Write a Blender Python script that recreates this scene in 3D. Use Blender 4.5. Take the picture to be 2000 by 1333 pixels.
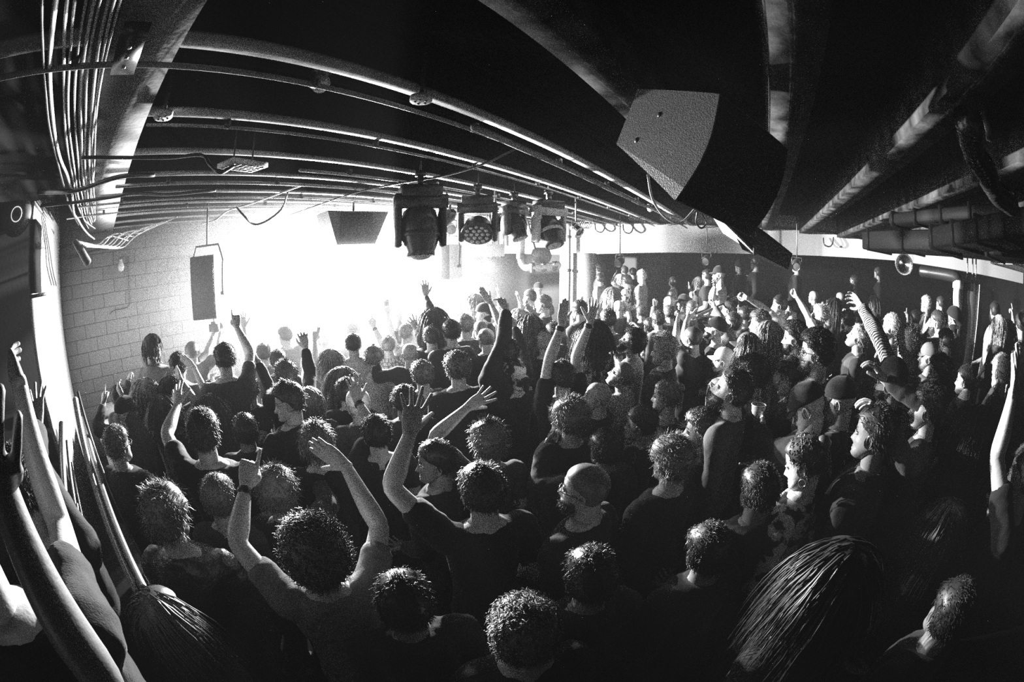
import bpy, math, random
import numpy as np
from mathutils import Vector, Matrix
for o in list(bpy.data.objects): bpy.data.objects.remove(o)
sc = bpy.context.scene
COL = sc.collection
PI = math.pi
rng = np.random.RandomState(7)
random.seed(7)

# ---------------------------------------------------------------- camera
# 15 mm full-frame fisheye held 2.45 m up, 11 degrees down. Room axes: +X runs with the ceiling joists, +Y to the block wall.
H = 2.45
PIT = math.radians(11); HDG = math.radians(33); F = 2000 * 15 / 36
cd = bpy.data.cameras.new('camera')
cam = bpy.data.objects.new('camera', cd); COL.objects.link(cam)
cd.type = 'PANO'; cd.sensor_width = 36; cd.clip_start = 0.05; cd.clip_end = 60
cd.panorama_type = 'FISHEYE_EQUISOLID'; cd.fisheye_lens = 15; cd.fisheye_fov = math.radians(210)
try:
    cd.cycles.panorama_type = 'FISHEYE_EQUISOLID'; cd.cycles.fisheye_lens = 15; cd.cycles.fisheye_fov = math.radians(210)
except Exception: pass
cam.location = (0, 0, H)
cam.rotation_euler = (PI/2 - PIT, 0, HDG - PI/2)
sc.camera = cam

# ---------------------------------------------------------------- world, exposure
w = bpy.data.worlds.new('world'); sc.world = w; w.use_nodes = True
w.node_tree.nodes['Background'].inputs[0].default_value = (1, 1, 1, 1)
w.node_tree.nodes['Background'].inputs[1].default_value = 0.06
sc.view_settings.view_transform = 'Standard'; sc.view_settings.look = 'None'
sc.view_settings.exposure = 0.0; sc.view_settings.gamma = 1.0
sc.view_settings.use_curve_mapping = False
sc.cycles.use_denoising = False
sc.cycles.max_bounces = 4; sc.cycles.diffuse_bounces = 1; sc.cycles.glossy_bounces = 2
sc.cycles.transmission_bounces = 5; sc.cycles.volume_bounces = 0; sc.cycles.volume_step_rate = 4; sc.cycles.volume_max_steps = 48
sc.cycles.sample_clamp_indirect = 3; sc.cycles.use_adaptive_sampling = True; sc.cycles.adaptive_threshold = 0.03
sc.cycles.caustics_reflective = False; sc.cycles.caustics_refractive = False

# ---------------------------------------------------------------- stage lamps, plus an added column spot and back wall wash
def lamp(kind, loc, to, power, size=0.3, spot=90, blend=0.4):
    ld = bpy.data.lights.new('stage_light', kind); ld.energy = power
    if kind == 'AREA': ld.shape = 'DISK'; ld.size = size
    else: ld.shadow_soft_size = size
    if kind == 'SPOT': ld.spot_size = math.radians(spot); ld.spot_blend = blend
    o = bpy.data.objects.new('stage_light', ld); COL.objects.link(o); o.location = loc
    o.rotation_euler = (Vector(to) - Vector(loc)).to_track_quat('-Z', 'Y').to_euler()
    return o
LAMPS = []
for x, y, z, p, tx, ty in [(3.3, 6.9, 2.45, 2200, .2, 2.2), (4.5, 6.9, 2.55, 17000, 1.6, -.2), (6.0, 6.9, 2.6, 17000, 4.0, -1.0), (6.8, 6.95, 2.6, 3500, 9.5, 2.0)]:  # last spot is added to whiten the column and lintel
    LAMPS.append(lamp('SPOT', (x, y, z), (tx, ty, 1.2), p, 0.07, 125, 0.5))
lamp('AREA', (4.5, 7.4, 3.1), (4.5, 9, 1.6), 130, 0.8)  # unseen wash added to blow the back wall out to white

# ---------------------------------------------------------------- pixel -> world helpers (2000 x 1333 frame)
def ray(px, py):
    dx = px - 1000; dy = 666.5 - py; R = math.hypot(dx, dy) + 1e-9; th = 2 * math.asin(min(.999, R / (2 * F)))
    r = math.sin(th) * dx / R; u = math.sin(th) * dy / R; f = math.cos(th)
    fw = f * math.cos(PIT) + u * math.sin(PIT); up = u * math.cos(PIT) - f * math.sin(PIT)
    return np.array([fw * math.cos(HDG) + r * math.sin(HDG), fw * math.sin(HDG) - r * math.cos(HDG), up])
CAM = np.array([0, 0, H])
def at(px, py, d): return CAM + ray(px, py) * d
def at_z(px, py, z): r = ray(px, py); return CAM + r * ((z - H) / r[2])
def at_x(px, py, x): r = ray(px, py); return CAM + r * (x / r[0])
def at_y(px, py, y): r = ray(px, py); return CAM + r * (y / r[1])

# ---------------------------------------------------------------- materials
MAT = {}
def mat(name, v, rough=0.7, metal=0.0, spec=0.3, bump=0.0, bscale=40, var=0.0, vscale=3, emit=0.0, sheen=0.0, trans=0.0, alpha=1.0):
    if name in MAT: return MAT[name]
    m = bpy.data.materials.new(name); m.use_nodes = True; nt = m.node_tree; b = nt.nodes['Principled BSDF']
    b.inputs['Base Color'].default_value = (v, v, v, 1); b.inputs['Roughness'].default_value = rough
    b.inputs['Metallic'].default_value = metal; b.inputs['Specular IOR Level'].default_value = spec
    if sheen: b.inputs['Sheen Weight'].default_value = sheen; b.inputs['Sheen Roughness'].default_value = .4
    if trans: b.inputs['Transmission Weight'].default_value = trans
    if alpha < 1: b.inputs['Alpha'].default_value = alpha
    if emit: b.inputs['Emission Color'].default_value = (1, 1, 1, 1); b.inputs['Emission Strength'].default_value = emit; m.cycles.emission_sampling = 'NONE'
    tc = nt.nodes.new('ShaderNodeTexCoord')
    if var:
        n = nt.nodes.new('ShaderNodeTexNoise'); n.inputs['Scale'].default_value = vscale; n.inputs['Detail'].default_value = 5
        nt.links.new(tc.outputs['Object'], n.inputs['Vector'])
        mr = nt.nodes.new('ShaderNodeMapRange'); mr.inputs[1].default_value = .3; mr.inputs[2].default_value = .7
        mr.inputs[3].default_value = max(0, v - var); mr.inputs[4].default_value = v + var
        nt.links.new(n.outputs[0], mr.inputs[0]); nt.links.new(mr.outputs[0], b.inputs['Base Color'])
    if bump:
        n = nt.nodes.new('ShaderNodeTexNoise'); n.inputs['Scale'].default_value = bscale; n.inputs['Detail'].default_value = 4
        nt.links.new(tc.outputs['Object'], n.inputs['Vector'])
        bp = nt.nodes.new('ShaderNodeBump'); bp.inputs['Strength'].default_value = bump; bp.inputs['Distance'].default_value = .01
        nt.links.new(n.outputs[0], bp.inputs['Height']); nt.links.new(bp.outputs[0], b.inputs['Normal'])
    MAT[name] = m; return m
def patterned(name, kind, c0, c1, scale):
    if name in MAT: return MAT[name]
    m = mat(name, c1, .8, spec=.1); nt = m.node_tree; b = nt.nodes['Principled BSDF']; tc = nt.nodes.new('ShaderNodeTexCoord')
    if kind == 'stripe':
        t = nt.nodes.new('ShaderNodeTexWave'); t.wave_type = 'BANDS'; t.bands_direction = 'Z'; t.inputs['Scale'].default_value = scale; t.inputs['Distortion'].default_value = .6; out = t.outputs['Fac']
    elif kind == 'spot':
        t = nt.nodes.new('ShaderNodeTexVoronoi'); t.feature = 'DISTANCE_TO_EDGE'; t.inputs['Scale'].default_value = scale; out = t.outputs['Distance']
    elif kind == 'check':
        t = nt.nodes.new('ShaderNodeTexWave'); t.wave_type = 'BANDS'; t.bands_direction = 'DIAGONAL'; t.inputs['Scale'].default_value = scale; t.inputs['Distortion'].default_value = 4; t.inputs['Detail'].default_value = 1; out = t.outputs['Fac']
    else:
        t = nt.nodes.new('ShaderNodeTexNoise'); t.inputs['Scale'].default_value = scale; t.inputs['Detail'].default_value = 3; out = t.outputs[0]
    nt.links.new(tc.outputs['Object'], t.inputs['Vector'])
    r = nt.nodes.new('ShaderNodeValToRGB'); r.color_ramp.interpolation = 'CONSTANT' if kind != 'noise' else 'LINEAR'
    p = {'stripe': .5, 'spot': .12, 'check': .5, 'noise': .5}[kind]
    r.color_ramp.elements[0].position = p - .05 if kind == 'noise' else 0; r.color_ramp.elements[0].color = (c0, c0, c0, 1)
    r.color_ramp.elements[1].position = p; r.color_ramp.elements[1].color = (c1, c1, c1, 1)
    nt.links.new(out, r.inputs[0]); nt.links.new(r.outputs[0], b.inputs['Base Color'])
    return m
SKIN = {'a': mat('skin_light', .46, .42, spec=.45, bump=.12, bscale=90), 'b': mat('skin_mid', .36, .42, spec=.45, bump=.12, bscale=90), 'c': mat('skin_shaded', .16, .38, spec=.5, bump=.12, bscale=90)}  # darkest tone has the shade of unlit figures put into the skin
M_BROW = mat('brow', .04, .6); M_LIP = mat('lip', .2, .4); M_EYE = mat('eye', .5, .2, spec=.6); M_IRIS = mat('iris', .02, .2)
HAIRM = {'k': mat('hair_black', .012, .45, spec=.3), 'd': mat('hair_brown', .035, .45, spec=.35), 'm': mat('hair_mid', .11, .45, spec=.5), 'l': mat('hair_fair', .38, .5, spec=.4), 'w': mat('hair_white', .7, .5, spec=.4)}
CLOTH = {'black': mat('cloth_black', .014, .85, spec=.12, bump=.3, bscale=200, sheen=.12), 'dark': mat('cloth_charcoal', .045, .85, spec=.12, bump=.3, bscale=200, sheen=.15),
 'grey': mat('cloth_grey', .15, .85, spec=.12, bump=.3, bscale=200), 'mid': mat('cloth_mid', .3, .85, spec=.12), 'light': mat('cloth_light', .5, .85, spec=.1), 'white': mat('cloth_white', .78, .85, spec=.1),
 'leather': mat('cloth_leather', .02, .35, spec=.5, bump=.5, bscale=60), 'plaid': patterned('cloth_plaid', 'check', .03, .5, 26), 'stripe': patterned('cloth_stripe', 'stripe', .02, .5, 22),
 'spots': patterned('cloth_spots', 'spot', .08, .4, 22), 'print': patterned('cloth_print', 'noise', .02, .45, 14)}
M_DENIM = mat('trousers_dark', .03, .9); M_SHOE = mat('shoe', .03, .5)

# ---------------------------------------------------------------- mesh helpers
def mk(name, V, Q, material, parent=None, idx=None, smooth=True, M=None):
    """link ONE quad mesh"""
    V = np.asarray(V, dtype=np.float64)
    if M is not None: V = V @ M[:3, :3].T + M[:3, 3]
    me = bpy.data.meshes.new(name)
    me.vertices.add(len(V)); me.vertices.foreach_set('co', V.astype(np.float32).ravel())
    Q = np.asarray(Q, dtype=np.int32)
    me.loops.add(Q.size); me.loops.foreach_set('vertex_index', Q.ravel())
    me.polygons.add(len(Q)); me.polygons.foreach_set('loop_start', np.arange(0, Q.size, 4, dtype=np.int32))
    for m in (material if isinstance(material, (list, tuple)) else [material]): me.materials.append(m)
    if idx is not None: me.polygons.foreach_set('material_index', np.asarray(idx, dtype=np.int32))
    if smooth: me.polygons.foreach_set('use_smooth', np.ones(len(Q), dtype=bool))
    me.update(calc_edges=True)
    return link(name, me, parent)
def link(name, me, parent=None):
    o = bpy.data.objects.new(name, me); COL.objects.link(o)
    if parent is not None: o.parent = parent
    return o
class MB:
    def __init__(s): s.V = []; s.Q = []; s.I = []; s.n = 0
    def add(s, V, Q, i=0):
        V = np.asarray(V, float); Q = np.asarray(Q, int)
        s.V.append(V); s.Q.append(Q + s.n); s.I.append(np.full(len(Q), i) if np.isscalar(i) else i); s.n += len(V); return s
    def box(s, c, d, M=None, i=0):
        c = np.array(c, float); d = np.array(d, float) / 2
        v = np.array([[x, y, z] for x in (-1, 1) for y in (-1, 1) for z in (-1, 1)]) * d
        if M is not None: v = v @ np.asarray(M)[:3, :3].T
        return s.add(v + c, [[0, 1, 3, 2], [4, 6, 7, 5], [0, 4, 5, 1], [2, 3, 7, 6], [0, 2, 6, 4], [1, 5, 7, 3]], i)
    def tube(s, P, R, seg=8, i=0, smooth=0): v, q = tube(P, R, seg, smooth); return s.add(v, q, i)
    def arrays(s): return np.concatenate(s.V), np.concatenate(s.Q), np.concatenate(s.I)
    def build(s, name, m, parent=None, smooth=True):
        V, Q, I = s.arrays(); return mk(name, V, Q, m, parent, I if isinstance(m, (list, tuple)) else None, smooth)
def catmull(P, n):
    P = np.asarray(P, float); Pe = np.vstack([2*P[0]-P[1], P, 2*P[-1]-P[-2]]); out = []
    for k in range(1, len(Pe)-2):
        for t in np.linspace(0, 1, n, endpoint=False):
            a, b, c, d = Pe[k-1:k+3]
            out.append(.5*((2*b)+(c-a)*t+(2*a-5*b+4*c-d)*t*t+(3*b-a-3*c+d)*t**3))
    out.append(P[-1]); return np.array(out)
def tube(P, R, seg=8, smooth=0, flat=1.0, ref=None):
    P = np.asarray(P, float)
    R = np.full(len(P), R) if np.isscalar(R) else np.asarray(R, float)
    if smooth:
        C = catmull(np.hstack([P, R[:, None]]), smooth); P = C[:, :3]; R = C[:, 3]
    T = np.gradient(P, axis=0); T /= np.linalg.norm(T, axis=1)[:, None] + 1e-12
    # round caps
    P = np.vstack([P[0]-T[0]*R[0]*.6, P[0]-T[0]*R[0]*.35, P, P[-1]+T[-1]*R[-1]*.35, P[-1]+T[-1]*R[-1]*.6])
    R = np.concatenate([[R[0]*.05, R[0]*.75], R, [R[-1]*.75, R[-1]*.05]]); T = np.vstack([T[0], T[0], T, T[-1], T[-1]])
    n = np.array(ref, float) if ref is not None else (np.array([1, 0, 0.]) if abs(T[0][0]) < .8 else np.array([0, 1., 0]))
    a = np.linspace(0, 2*PI, seg, endpoint=False); V = []
    for p, r, t in zip(P, R, T):
        n = n - t*np.dot(n, t); n /= np.linalg.norm(n) + 1e-12; b = np.cross(t, n)
        V.append(p + r*(np.cos(a)[:, None]*n + flat*np.sin(a)[:, None]*b))
    return np.vstack(V), grid(len(P), seg)
def grid(rows, seg):
    i = np.arange(rows-1)[:, None]*seg; j = np.arange(seg)[None, :]; j2 = (j+1) % seg
    return np.stack([i+j, i+j2, i+seg+j2, i+seg+j], -1).reshape(-1, 4)
def lathe(prof, seg=24, axis=None, org=(0, 0, 0)):
    """prof: [(radius, height)], spun round +Z, then +Z turned to axis"""
    a = np.linspace(0, 2*PI, seg, endpoint=False); V = np.vstack([np.stack([max(r, 1e-4)*np.cos(a), max(r, 1e-4)*np.sin(a), np.full(seg, h)], 1) for r, h in prof])
    if axis is not None:
        R = np.array(Vector(axis).to_track_quat('Z', 'Y').to_matrix()); V = V @ R.T
    return V + np.array(org, float), grid(len(prof), seg)
def loft(rings, seg=20):
    """rings: (z, rx, ry, cy, cx)"""
    a = np.linspace(0, 2*PI, seg, endpoint=False); V = []
    for z, rx, ry, cy, cx in rings:
        V.append(np.stack([cx + rx*np.sign(np.cos(a))*np.abs(np.cos(a))**.85, cy + ry*np.sin(a), np.full(seg, z)], 1))
    return np.vstack(V), grid(len(rings), seg)
def remesh(V, Q, vox, smooth=2):
    me = bpy.data.meshes.new('t'); me.from_pydata([tuple(v) for v in V], [], [tuple(int(i) for i in q) for q in Q]); me.update()
    o = bpy.data.objects.new('t', me); COL.objects.link(o)
    m = o.modifiers.new('r', 'REMESH'); m.mode = 'VOXEL'; m.voxel_size = vox
    if smooth: s2 = o.modifiers.new('s', 'SMOOTH'); s2.iterations = smooth; s2.factor = .5
    dg = bpy.context.evaluated_depsgraph_get(); e = o.evaluated_get(dg); t = e.to_mesh()
    n = len(t.vertices); co = np.empty(n*3, dtype=np.float32); t.vertices.foreach_get('co', co)
    q = np.empty(len(t.loops), dtype=np.int32); t.loops.foreach_get('vertex_index', q)
    assert len(t.loops) == 4*len(t.polygons)
    e.to_mesh_clear(); bpy.data.objects.remove(o); bpy.data.meshes.remove(me)
    return co.reshape(-1, 3).astype(float), q.reshape(-1, 4)
def vnoise(V, scale, seed=0, oct=3):
    r = np.random.RandomState(seed); out = np.zeros(len(V)); a = 1.0
    for k in range(oct):
        for j in range(4):
            d = r.normal(size=3); d /= np.linalg.norm(d); d2 = r.normal(size=3)
            out += a*np.sin(V @ d*scale*(2**k)*r.uniform(.7, 1.3) + 1.3*np.sin(V @ d2*scale*.6*(2**k)+r.uniform(0, 6)) + r.uniform(0, 6))
        a *= .5
    return out/4
def normals(V, Q):
    n = np.cross(V[Q[:, 2]]-V[Q[:, 0]], V[Q[:, 3]]-V[Q[:, 1]]); N = np.zeros_like(V)
    for k in range(4): np.add.at(N, Q[:, k], n)
    return N/(np.linalg.norm(N, axis=1)[:, None]+1e-12)
def tag(o, label=None, cat=None, group=None, kind=None):
    if label: o['label'] = label
    if cat: o['category'] = cat
    if group: o['group'] = group
    if kind: o['kind'] = kind
    return o
def empty(name, loc=(0, 0, 0), rz=0, label=None, cat=None, group=None):
    o = bpy.data.objects.new(name, None); COL.objects.link(o); o.location = loc; o.rotation_euler = (0, 0, rz); o.empty_display_size = .1
    return tag(o, label, cat, group)
# ================================================================ people: templates
def head_template(N=46, Mg=48):
    z = -.118 + .233*(.5-.5*np.cos(np.linspace(0, PI, N)))**.9
    zk = [-.118, -.112, -.10, -.085, -.06, -.035, -.01, .02, .05, .08, .10, .111, .115]
    w = np.interp(z, zk, [.004, .022, .040, .053, .061, .066, .070, .0735, .0745, .067, .049, .027, .003])
    fr = np.interp(z, zk, [.058, .074, .085, .086, .082, .079, .078, .083, .084, .071, .050, .025, -.005])
    bk = np.interp(z, zk, [.050, .022, .002, -.012, -.045, -.078, -.095, -.104, -.103, -.09, -.066, -.042, -.012])
    ker = np.array([.25, .5, .25])
    for arr in (w, fr, bk):
        for _ in range(2): arr[1:-1] = np.convolve(arr, ker, 'same')[1:-1]
    a = np.linspace(0, 2*PI, Mg, endpoint=False); sa, ca = np.sin(a), np.cos(a); e = .9
    X = w[:, None]*np.sign(sa)*np.abs(sa)**e; yc = (fr+bk)/2; hd = (fr-bk)/2
    Y = yc[:, None]+hd[:, None]*np.sign(ca)*np.abs(ca)**e; Z = np.repeat(z[:, None], Mg, 1)
    fm = np.clip(ca, 0, 1)[None, :]**.5
    def g(x0, z0, sx, sz): return np.exp(-((np.abs(X)-x0)/sx)**2-((Z-z0)/sz)**2)*fm
    t = np.clip((.012-Z)/.052, 0, 1)*(Z > -.052)                  # nose ridge
    wd = .0085+.0085*t; Y += np.exp(-(X/wd)**2)*fm*(.005+.025*t**1.2)*np.where(Z > -.047, 1, np.clip((Z+.055)/.008, 0, 1))*(Z < .02)
    Y += -.0105*g(.031, -.002, .015, .010) + .0055*g(.028, .019, .02, .007) + .005*g(.044, -.032, .016, .014) - .004*g(.05, -.06, .014, .016)
    Y += .0055*g(.008, -.066, .018, .0042)+.006*g(.006, -.0775, .016, .0045)-.0045*g(0, -.0715, .022, .0018)+.007*g(0, -.1, .017, .012)-.004*g(0, -.088, .02, .005)
    X *= 1-.05*np.exp(-((Z-.01)/.03)**2)*(Y > .04)
    V = np.stack([X, Y, Z], -1).reshape(-1, 3); Q = grid(N, Mg)
    C = V[Q].mean(1); I = np.zeros(len(Q), int)
    ax = np.abs(C[:, 0]); zz = C[:, 2]; fr_ = C[:, 1] > .05
    I[fr_ & (ax > .012) & (ax < .048) & (np.abs(zz-.0195-.002*(1-np.abs(ax-.03)/.02)) < .0042)] = 1
    I[fr_ & (ax < .021) & (zz > -.081) & (zz < -.0635)] = 2
    mb = MB(); mb.add(V, Q, I)
    for s in (-1, 1):
        aa = np.linspace(-.5, 5.2, 12)                                # ear rim and bowl
        P = np.stack([s*(.073+.008*np.cos(aa*.5)), -.012-.017*np.cos(aa)*.9-.002, -.012+.030*np.sin(aa)], 1)
        mb.tube(P, [.004]*2+[.0048]*6+[.0055]*4, 6, 0, 2)
        v, q = lathe([(.0, -.004), (.014, -.003), (.022, .002), (.0245, .005)], 12, (s, -.25, 0), (s*.070, -.012, -.012)); v[:, 2] = -.012+(v[:, 2]+.012)*1.15
        mb.add(v, q, 0)
        v, q = lathe([(0, -.0118), (.006, -.0100), (.0098, -.006), (.0118, 0), (.0105, .005), (.0072, .0093)], 14, (s*.12, 1, -.02), (s*.031, .0675, -.001)); mb.add(v, q, 3)
        v, q = lathe([(.0072, .0093), (.0050, .0108), (.0001, .0119)], 14, (s*.12, 1, -.02), (s*.031, .0675, -.001)); mb.add(v, q, 4)
        for dz, rr in ((.0068, .0038), (-.0078, .0030)):                         # lids
            P = [(s*(.031+dx), .0775-.0016*(dx/.006)**2+(.002 if dz > 0 else .0005), dz*(1-.5*(dx/.016)**2)-.001) for dx in (-.014, -.007, 0, .007, .014)]
            mb.tube(P, [rr*.5, rr, rr, rr, rr*.5], 6, 0, 2)
    return mb.arrays()
HEAD = head_template(); HEADLO = head_template(26, 26)

def finger_pts(root, d, L, curls, up=(0, 0, 1)):
    d = np.array(d, float); d /= np.linalg.norm(d); up = np.array(up, float); side = np.cross(d, up); side /= np.linalg.norm(side)
    P = [np.array(root, float)]; ang = 0
    for l, c in zip(L, curls):
        ang += c; dn = -np.cross(side, d)                                  # palm side
        v = d*math.cos(ang)+dn*math.sin(ang)*-1 if False else d*math.cos(ang)+np.array([0, 0, -1.])*math.sin(ang)
        P.append(P[-1]+v*l)
    return P
HP = {  # curls for index, middle, ring, pinky, thumb; spread
 'open': ([.12]*4, .16, .1, .0), 'flat': ([.05]*4, .02, .0, -.35), 'relax': ([.35, .45, .5, .5], .10, .25, .0), 'claw': ([.55, .6, .6, .55], .2, .35, .0),
 'fist': ([1.45]*4, .0, .9, -.5), 'point': ([.05, 1.4, 1.45, 1.45], .0, .8, -.4), 'horns': ([.08, 1.4, 1.4, .1], .06, .9, -.5), 'two': ([.08, .1, 1.4, 1.4], .05, .9, -.5),
 'grip': ([.75, .75, .75, .75], .03, .55, -.1), 'spread': ([.05, .05, .1, .1], .26, .0, .25)}
def hand_template(kind, vox):
    cu, sp, th, ta = HP[kind]; mb = MB()
    V, Q = loft([(z, rx, ry, cy, cx) for z, rx, ry, cy, cx in [(-.024, .002, .002, 0, 0), (-.02, .024, .018, 0, 0), (0, .027, .019, 0, 0), (.02, .032, .019, 0, .001), (.05, .039, .017, .001, .002), (.08, .042, .014, .001, .002), (.097, .041, .0115, 0, .002), (.104, .036, .007, 0, .002), (.106, .002, .001, 0, .002)]], 18)
    V = V[:, [0, 2, 1]]*np.array([1, 1, -1]); mb.add(V, Q[:, ::-1])
    for k, (x, y, L) in enumerate([(-.029, .094, .076), (-.009, .099, .085), (.011, .096, .079), (.030, .088, .062)]):
        a = (k-1.4)*sp; c = cu[k]
        P = finger_pts((x, y-.01, 0), (math.sin(a), math.cos(a), 0), [.010, L*.46, L*.30, L*.24], [0, c*.85, c*1.0, c*.75]); r = .0098 if k < 3 else .0083
        mb.tube(P, [r*1.05, r, r*.92, r*.85, r*.72], 8, 0, 2)
    d = np.array([-math.cos(ta+.62), math.sin(ta*-1+.62)+.25, -.28]); d /= np.linalg.norm(d)
    P = [np.array([-.016, .018, -.004])]; v = d
    for l, c in ((.045, 0), (.036, th), (.029, th)):
        v = v*math.cos(c)+np.array([.75, .45, -.45])*math.sin(c); v /= np.linalg.norm(v); P.append(P[-1]+v*l)
    mb.tube(P, [.017, .0135, .0112, .0088], 8, 0, 3)
    V, Q, I = mb.arrays(); return remesh(V, Q, vox, 2)
HANDS = {}
def hand(kind, lo):
    if (kind, lo) not in HANDS: HANDS[(kind, lo)] = hand_template(kind, .0062 if lo else .0036)
    return HANDS[(kind, lo)]

# ---- hair (head-local, shared mesh data)
def locks(P0, D, L, r0, segs=4, grav=0.0, curl=0.0, jit=.3, seed=1, hug=None):
    """many tapered three-sided strands in one array"""
    r = np.random.RandomState(seed); K = len(P0); D = D+r.normal(size=D.shape)*jit; D /= np.linalg.norm(D, axis=1)[:, None]
    L = L*r.uniform(.7, 1.25, K); P = P0.copy(); pts = [P.copy()]; ph = r.uniform(0, 6.28, K); ax = np.cross(D, r.normal(size=D.shape)); ax /= np.linalg.norm(ax, axis=1)[:, None]+1e-9; bx = np.cross(D, ax)
    for s in range(segs):
        D = D+np.array([0, 0, -grav/segs]); D /= np.linalg.norm(D, axis=1)[:, None]
        P = P+D*(L/segs)[:, None]
        if hug is not None: P = hug(P)
        off = curl*(np.cos(ph+s*1.9)[:, None]*ax+np.sin(ph+s*1.9)[:, None]*bx)
        pts.append(P+off)
    pts = np.array(pts); V = []
    for s in range(segs+1):
        rr = r0*(1-.8*(s/segs)**1.5)
        for j in range(3): V.append(pts[s]+rr*(math.cos(j*2.094)*ax+math.sin(j*2.094)*bx))
    V = np.array(V).reshape(segs+1, 3, K, 3).transpose(2, 0, 1, 3).reshape(-1, 3); q = grid(segs+1, 3); n = (segs+1)*3
    Q = (np.arange(K)[:, None, None]*n+q[None]).reshape(-1, 4); return V, Q
def scalp_mask(V, low=-.03, front=.055):
    y = V[:, 1]; line = np.interp(y, [-.1, -.03, .0, .03, .05, .07, .085], [low-.03, low+.005, .020, .032, .052, front, front+.004]); return np.clip((V[:, 2]-line)/.012, 0, 1)
HAIRC = {}
def hair_mesh(kind, tone, lo):
    key = (kind, tone, lo)
    if key in HAIRC: return HAIRC[key]
    Vh, Qh, _ = HEAD if not lo else HEADLO
    n = (46*48 if not lo else 26*26); Vh = Vh[:n]; Qh = Qh[(Qh < n).all(1)]; N = normals(Vh, Qh)
    if (N*Vh).sum() < 0: N = -N
    base = kind.rstrip('0123456789'); seed = sum(map(ord, kind)); th, amp, sc_ = {'short': (.014, .004, 60), 'buzz': (.004, .0006, 90), 'curly': (.019, .007, 70), 'long': (.018, .003, 40), 'bob': (.020, .003, 40), 'bun': (.009, .002, 50), 'quiff': (.018, .006, 50), 'messy': (.022, .008, 55), 'afro': (.040, .009, 80), 'mop': (.024, .005, 50)}[base]
    m = scalp_mask(Vh, {'long': -.09, 'bob': -.09, 'mop': -.05, 'buzz': -.04}.get(base, -.04), {'mop': .03, 'bob': .04, 'quiff': .06}.get(base, .055))
    if base in ('long', 'bob'): m = np.maximum(m, np.clip((-.005-Vh[:, 1])/.02, 0, 1)*(Vh[:, 2] > -.09))
    top = 1+.5*np.clip(Vh[:, 2]/.1, 0, 1)*(base in ('quiff', 'curly', 'messy'))
    D = (th*top+amp*vnoise(Vh, sc_, seed))*m-.006*(1-m)
    mb = MB(); mb.add(Vh+N*D[:, None], Qh)
    r = np.random.RandomState(seed); idx = np.where(m > .6)[0]; up = np.array([0, 0, 1.])
    K = {'short': 1500, 'buzz': 0, 'curly': 1500, 'long': 1000, 'bob': 800, 'bun': 700, 'quiff': 1200, 'messy': 1300, 'afro': 2300, 'mop': 1100}[base]
    if lo: K = K//4
    if K:
        idx = idx[(Vh[idx, 1] < .062) | (m[idx] > .95)]; s = r.choice(idx, K); P0 = (Vh+N*(D*.7)[:, None])[s]+r.normal(size=(K, 3))*.003; Dn = N[s].copy(); wide = 1.6 if lo else 1
        if base in ('curly', 'afro'): v, q = locks(P0, Dn, np.full(K, .020 if base == 'curly' else .034), .0026*wide, 5, .5, .007, .5, seed)
        elif base in ('short', 'quiff', 'messy'):
            Dn = Dn*.55+np.array([0, .5 if base == 'quiff' else -.55, .1 if base != 'short' else -.25]); v, q = locks(P0, Dn, np.full(K, {'short': .022, 'quiff': .034, 'messy': .040}[base]), .0016*wide, 4, .7, .0015, .3 if base != 'messy' else .5, seed)
        elif base == 'mop': Dn += np.array([0, .1, -.4]); v, q = locks(P0, Dn, np.full(K, .05), .0026*wide, 4, 1.6, .003, .3, seed)
        else:
            def hug(P):
                c = np.array([0, -.012, .0]); d = P-c; rad = np.sqrt((d[:, 0]/.086)**2+(d[:, 1]/.108)**2+(np.maximum(d[:, 2], -.02)/.125)**2); f = np.where(rad < 1, 1/np.maximum(rad, .3), 1)
                P[:, :2] = c[:2]+d[:, :2]*f[:, None]; return P
            dn = np.array([0, -.25, -1.])-Dn*(Dn @ np.array([0, -.25, -1.]))[:, None]; dn[:, 0] += np.sign(P0[:, 0])*.5*(P0[:, 2] > .08); Dn = dn/(np.linalg.norm(dn, axis=1)[:, None]+1e-6)+Dn*.12; Ln = {'long': .34, 'bob': .17, 'bun': .035}[base]; sel = P0[:, 1] < .045
            P0, Dn = P0[sel], Dn[sel]
            v, q = locks(P0, Dn, np.full(len(P0), Ln), (.0038 if base == 'long' else .0034)*wide, 8, 3.0, .003, .12, seed, hug)
        mb.add(v, q)
    if base == 'bun':
        v, q = lathe([(.001, -.034), (.024, -.026), (.036, 0), (.024, .026), (.001, .034)], 14, None, (0, -.10, .075)); mb.add(v+vnoise(v, 90, 3)[:, None]*.003, q)
    if base == 'long':
        v, q = loft([(-.28, .05, .02, -.075, 0), (-.2, .070, .035, -.07, 0), (-.1, .078, .05, -.06, 0), (-.02, .080, .055, -.05, 0), (.04, .05, .04, -.04, 0)], 20); mb.add(v+vnoise(v, 50, seed)[:, None]*.005, q)
    V, Q, I = mb.arrays(); o = mk('hair', V, Q, HAIRM[tone]); me = o.data; bpy.data.objects.remove(o); HAIRC[key] = me; return me
ACC = {}
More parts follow.
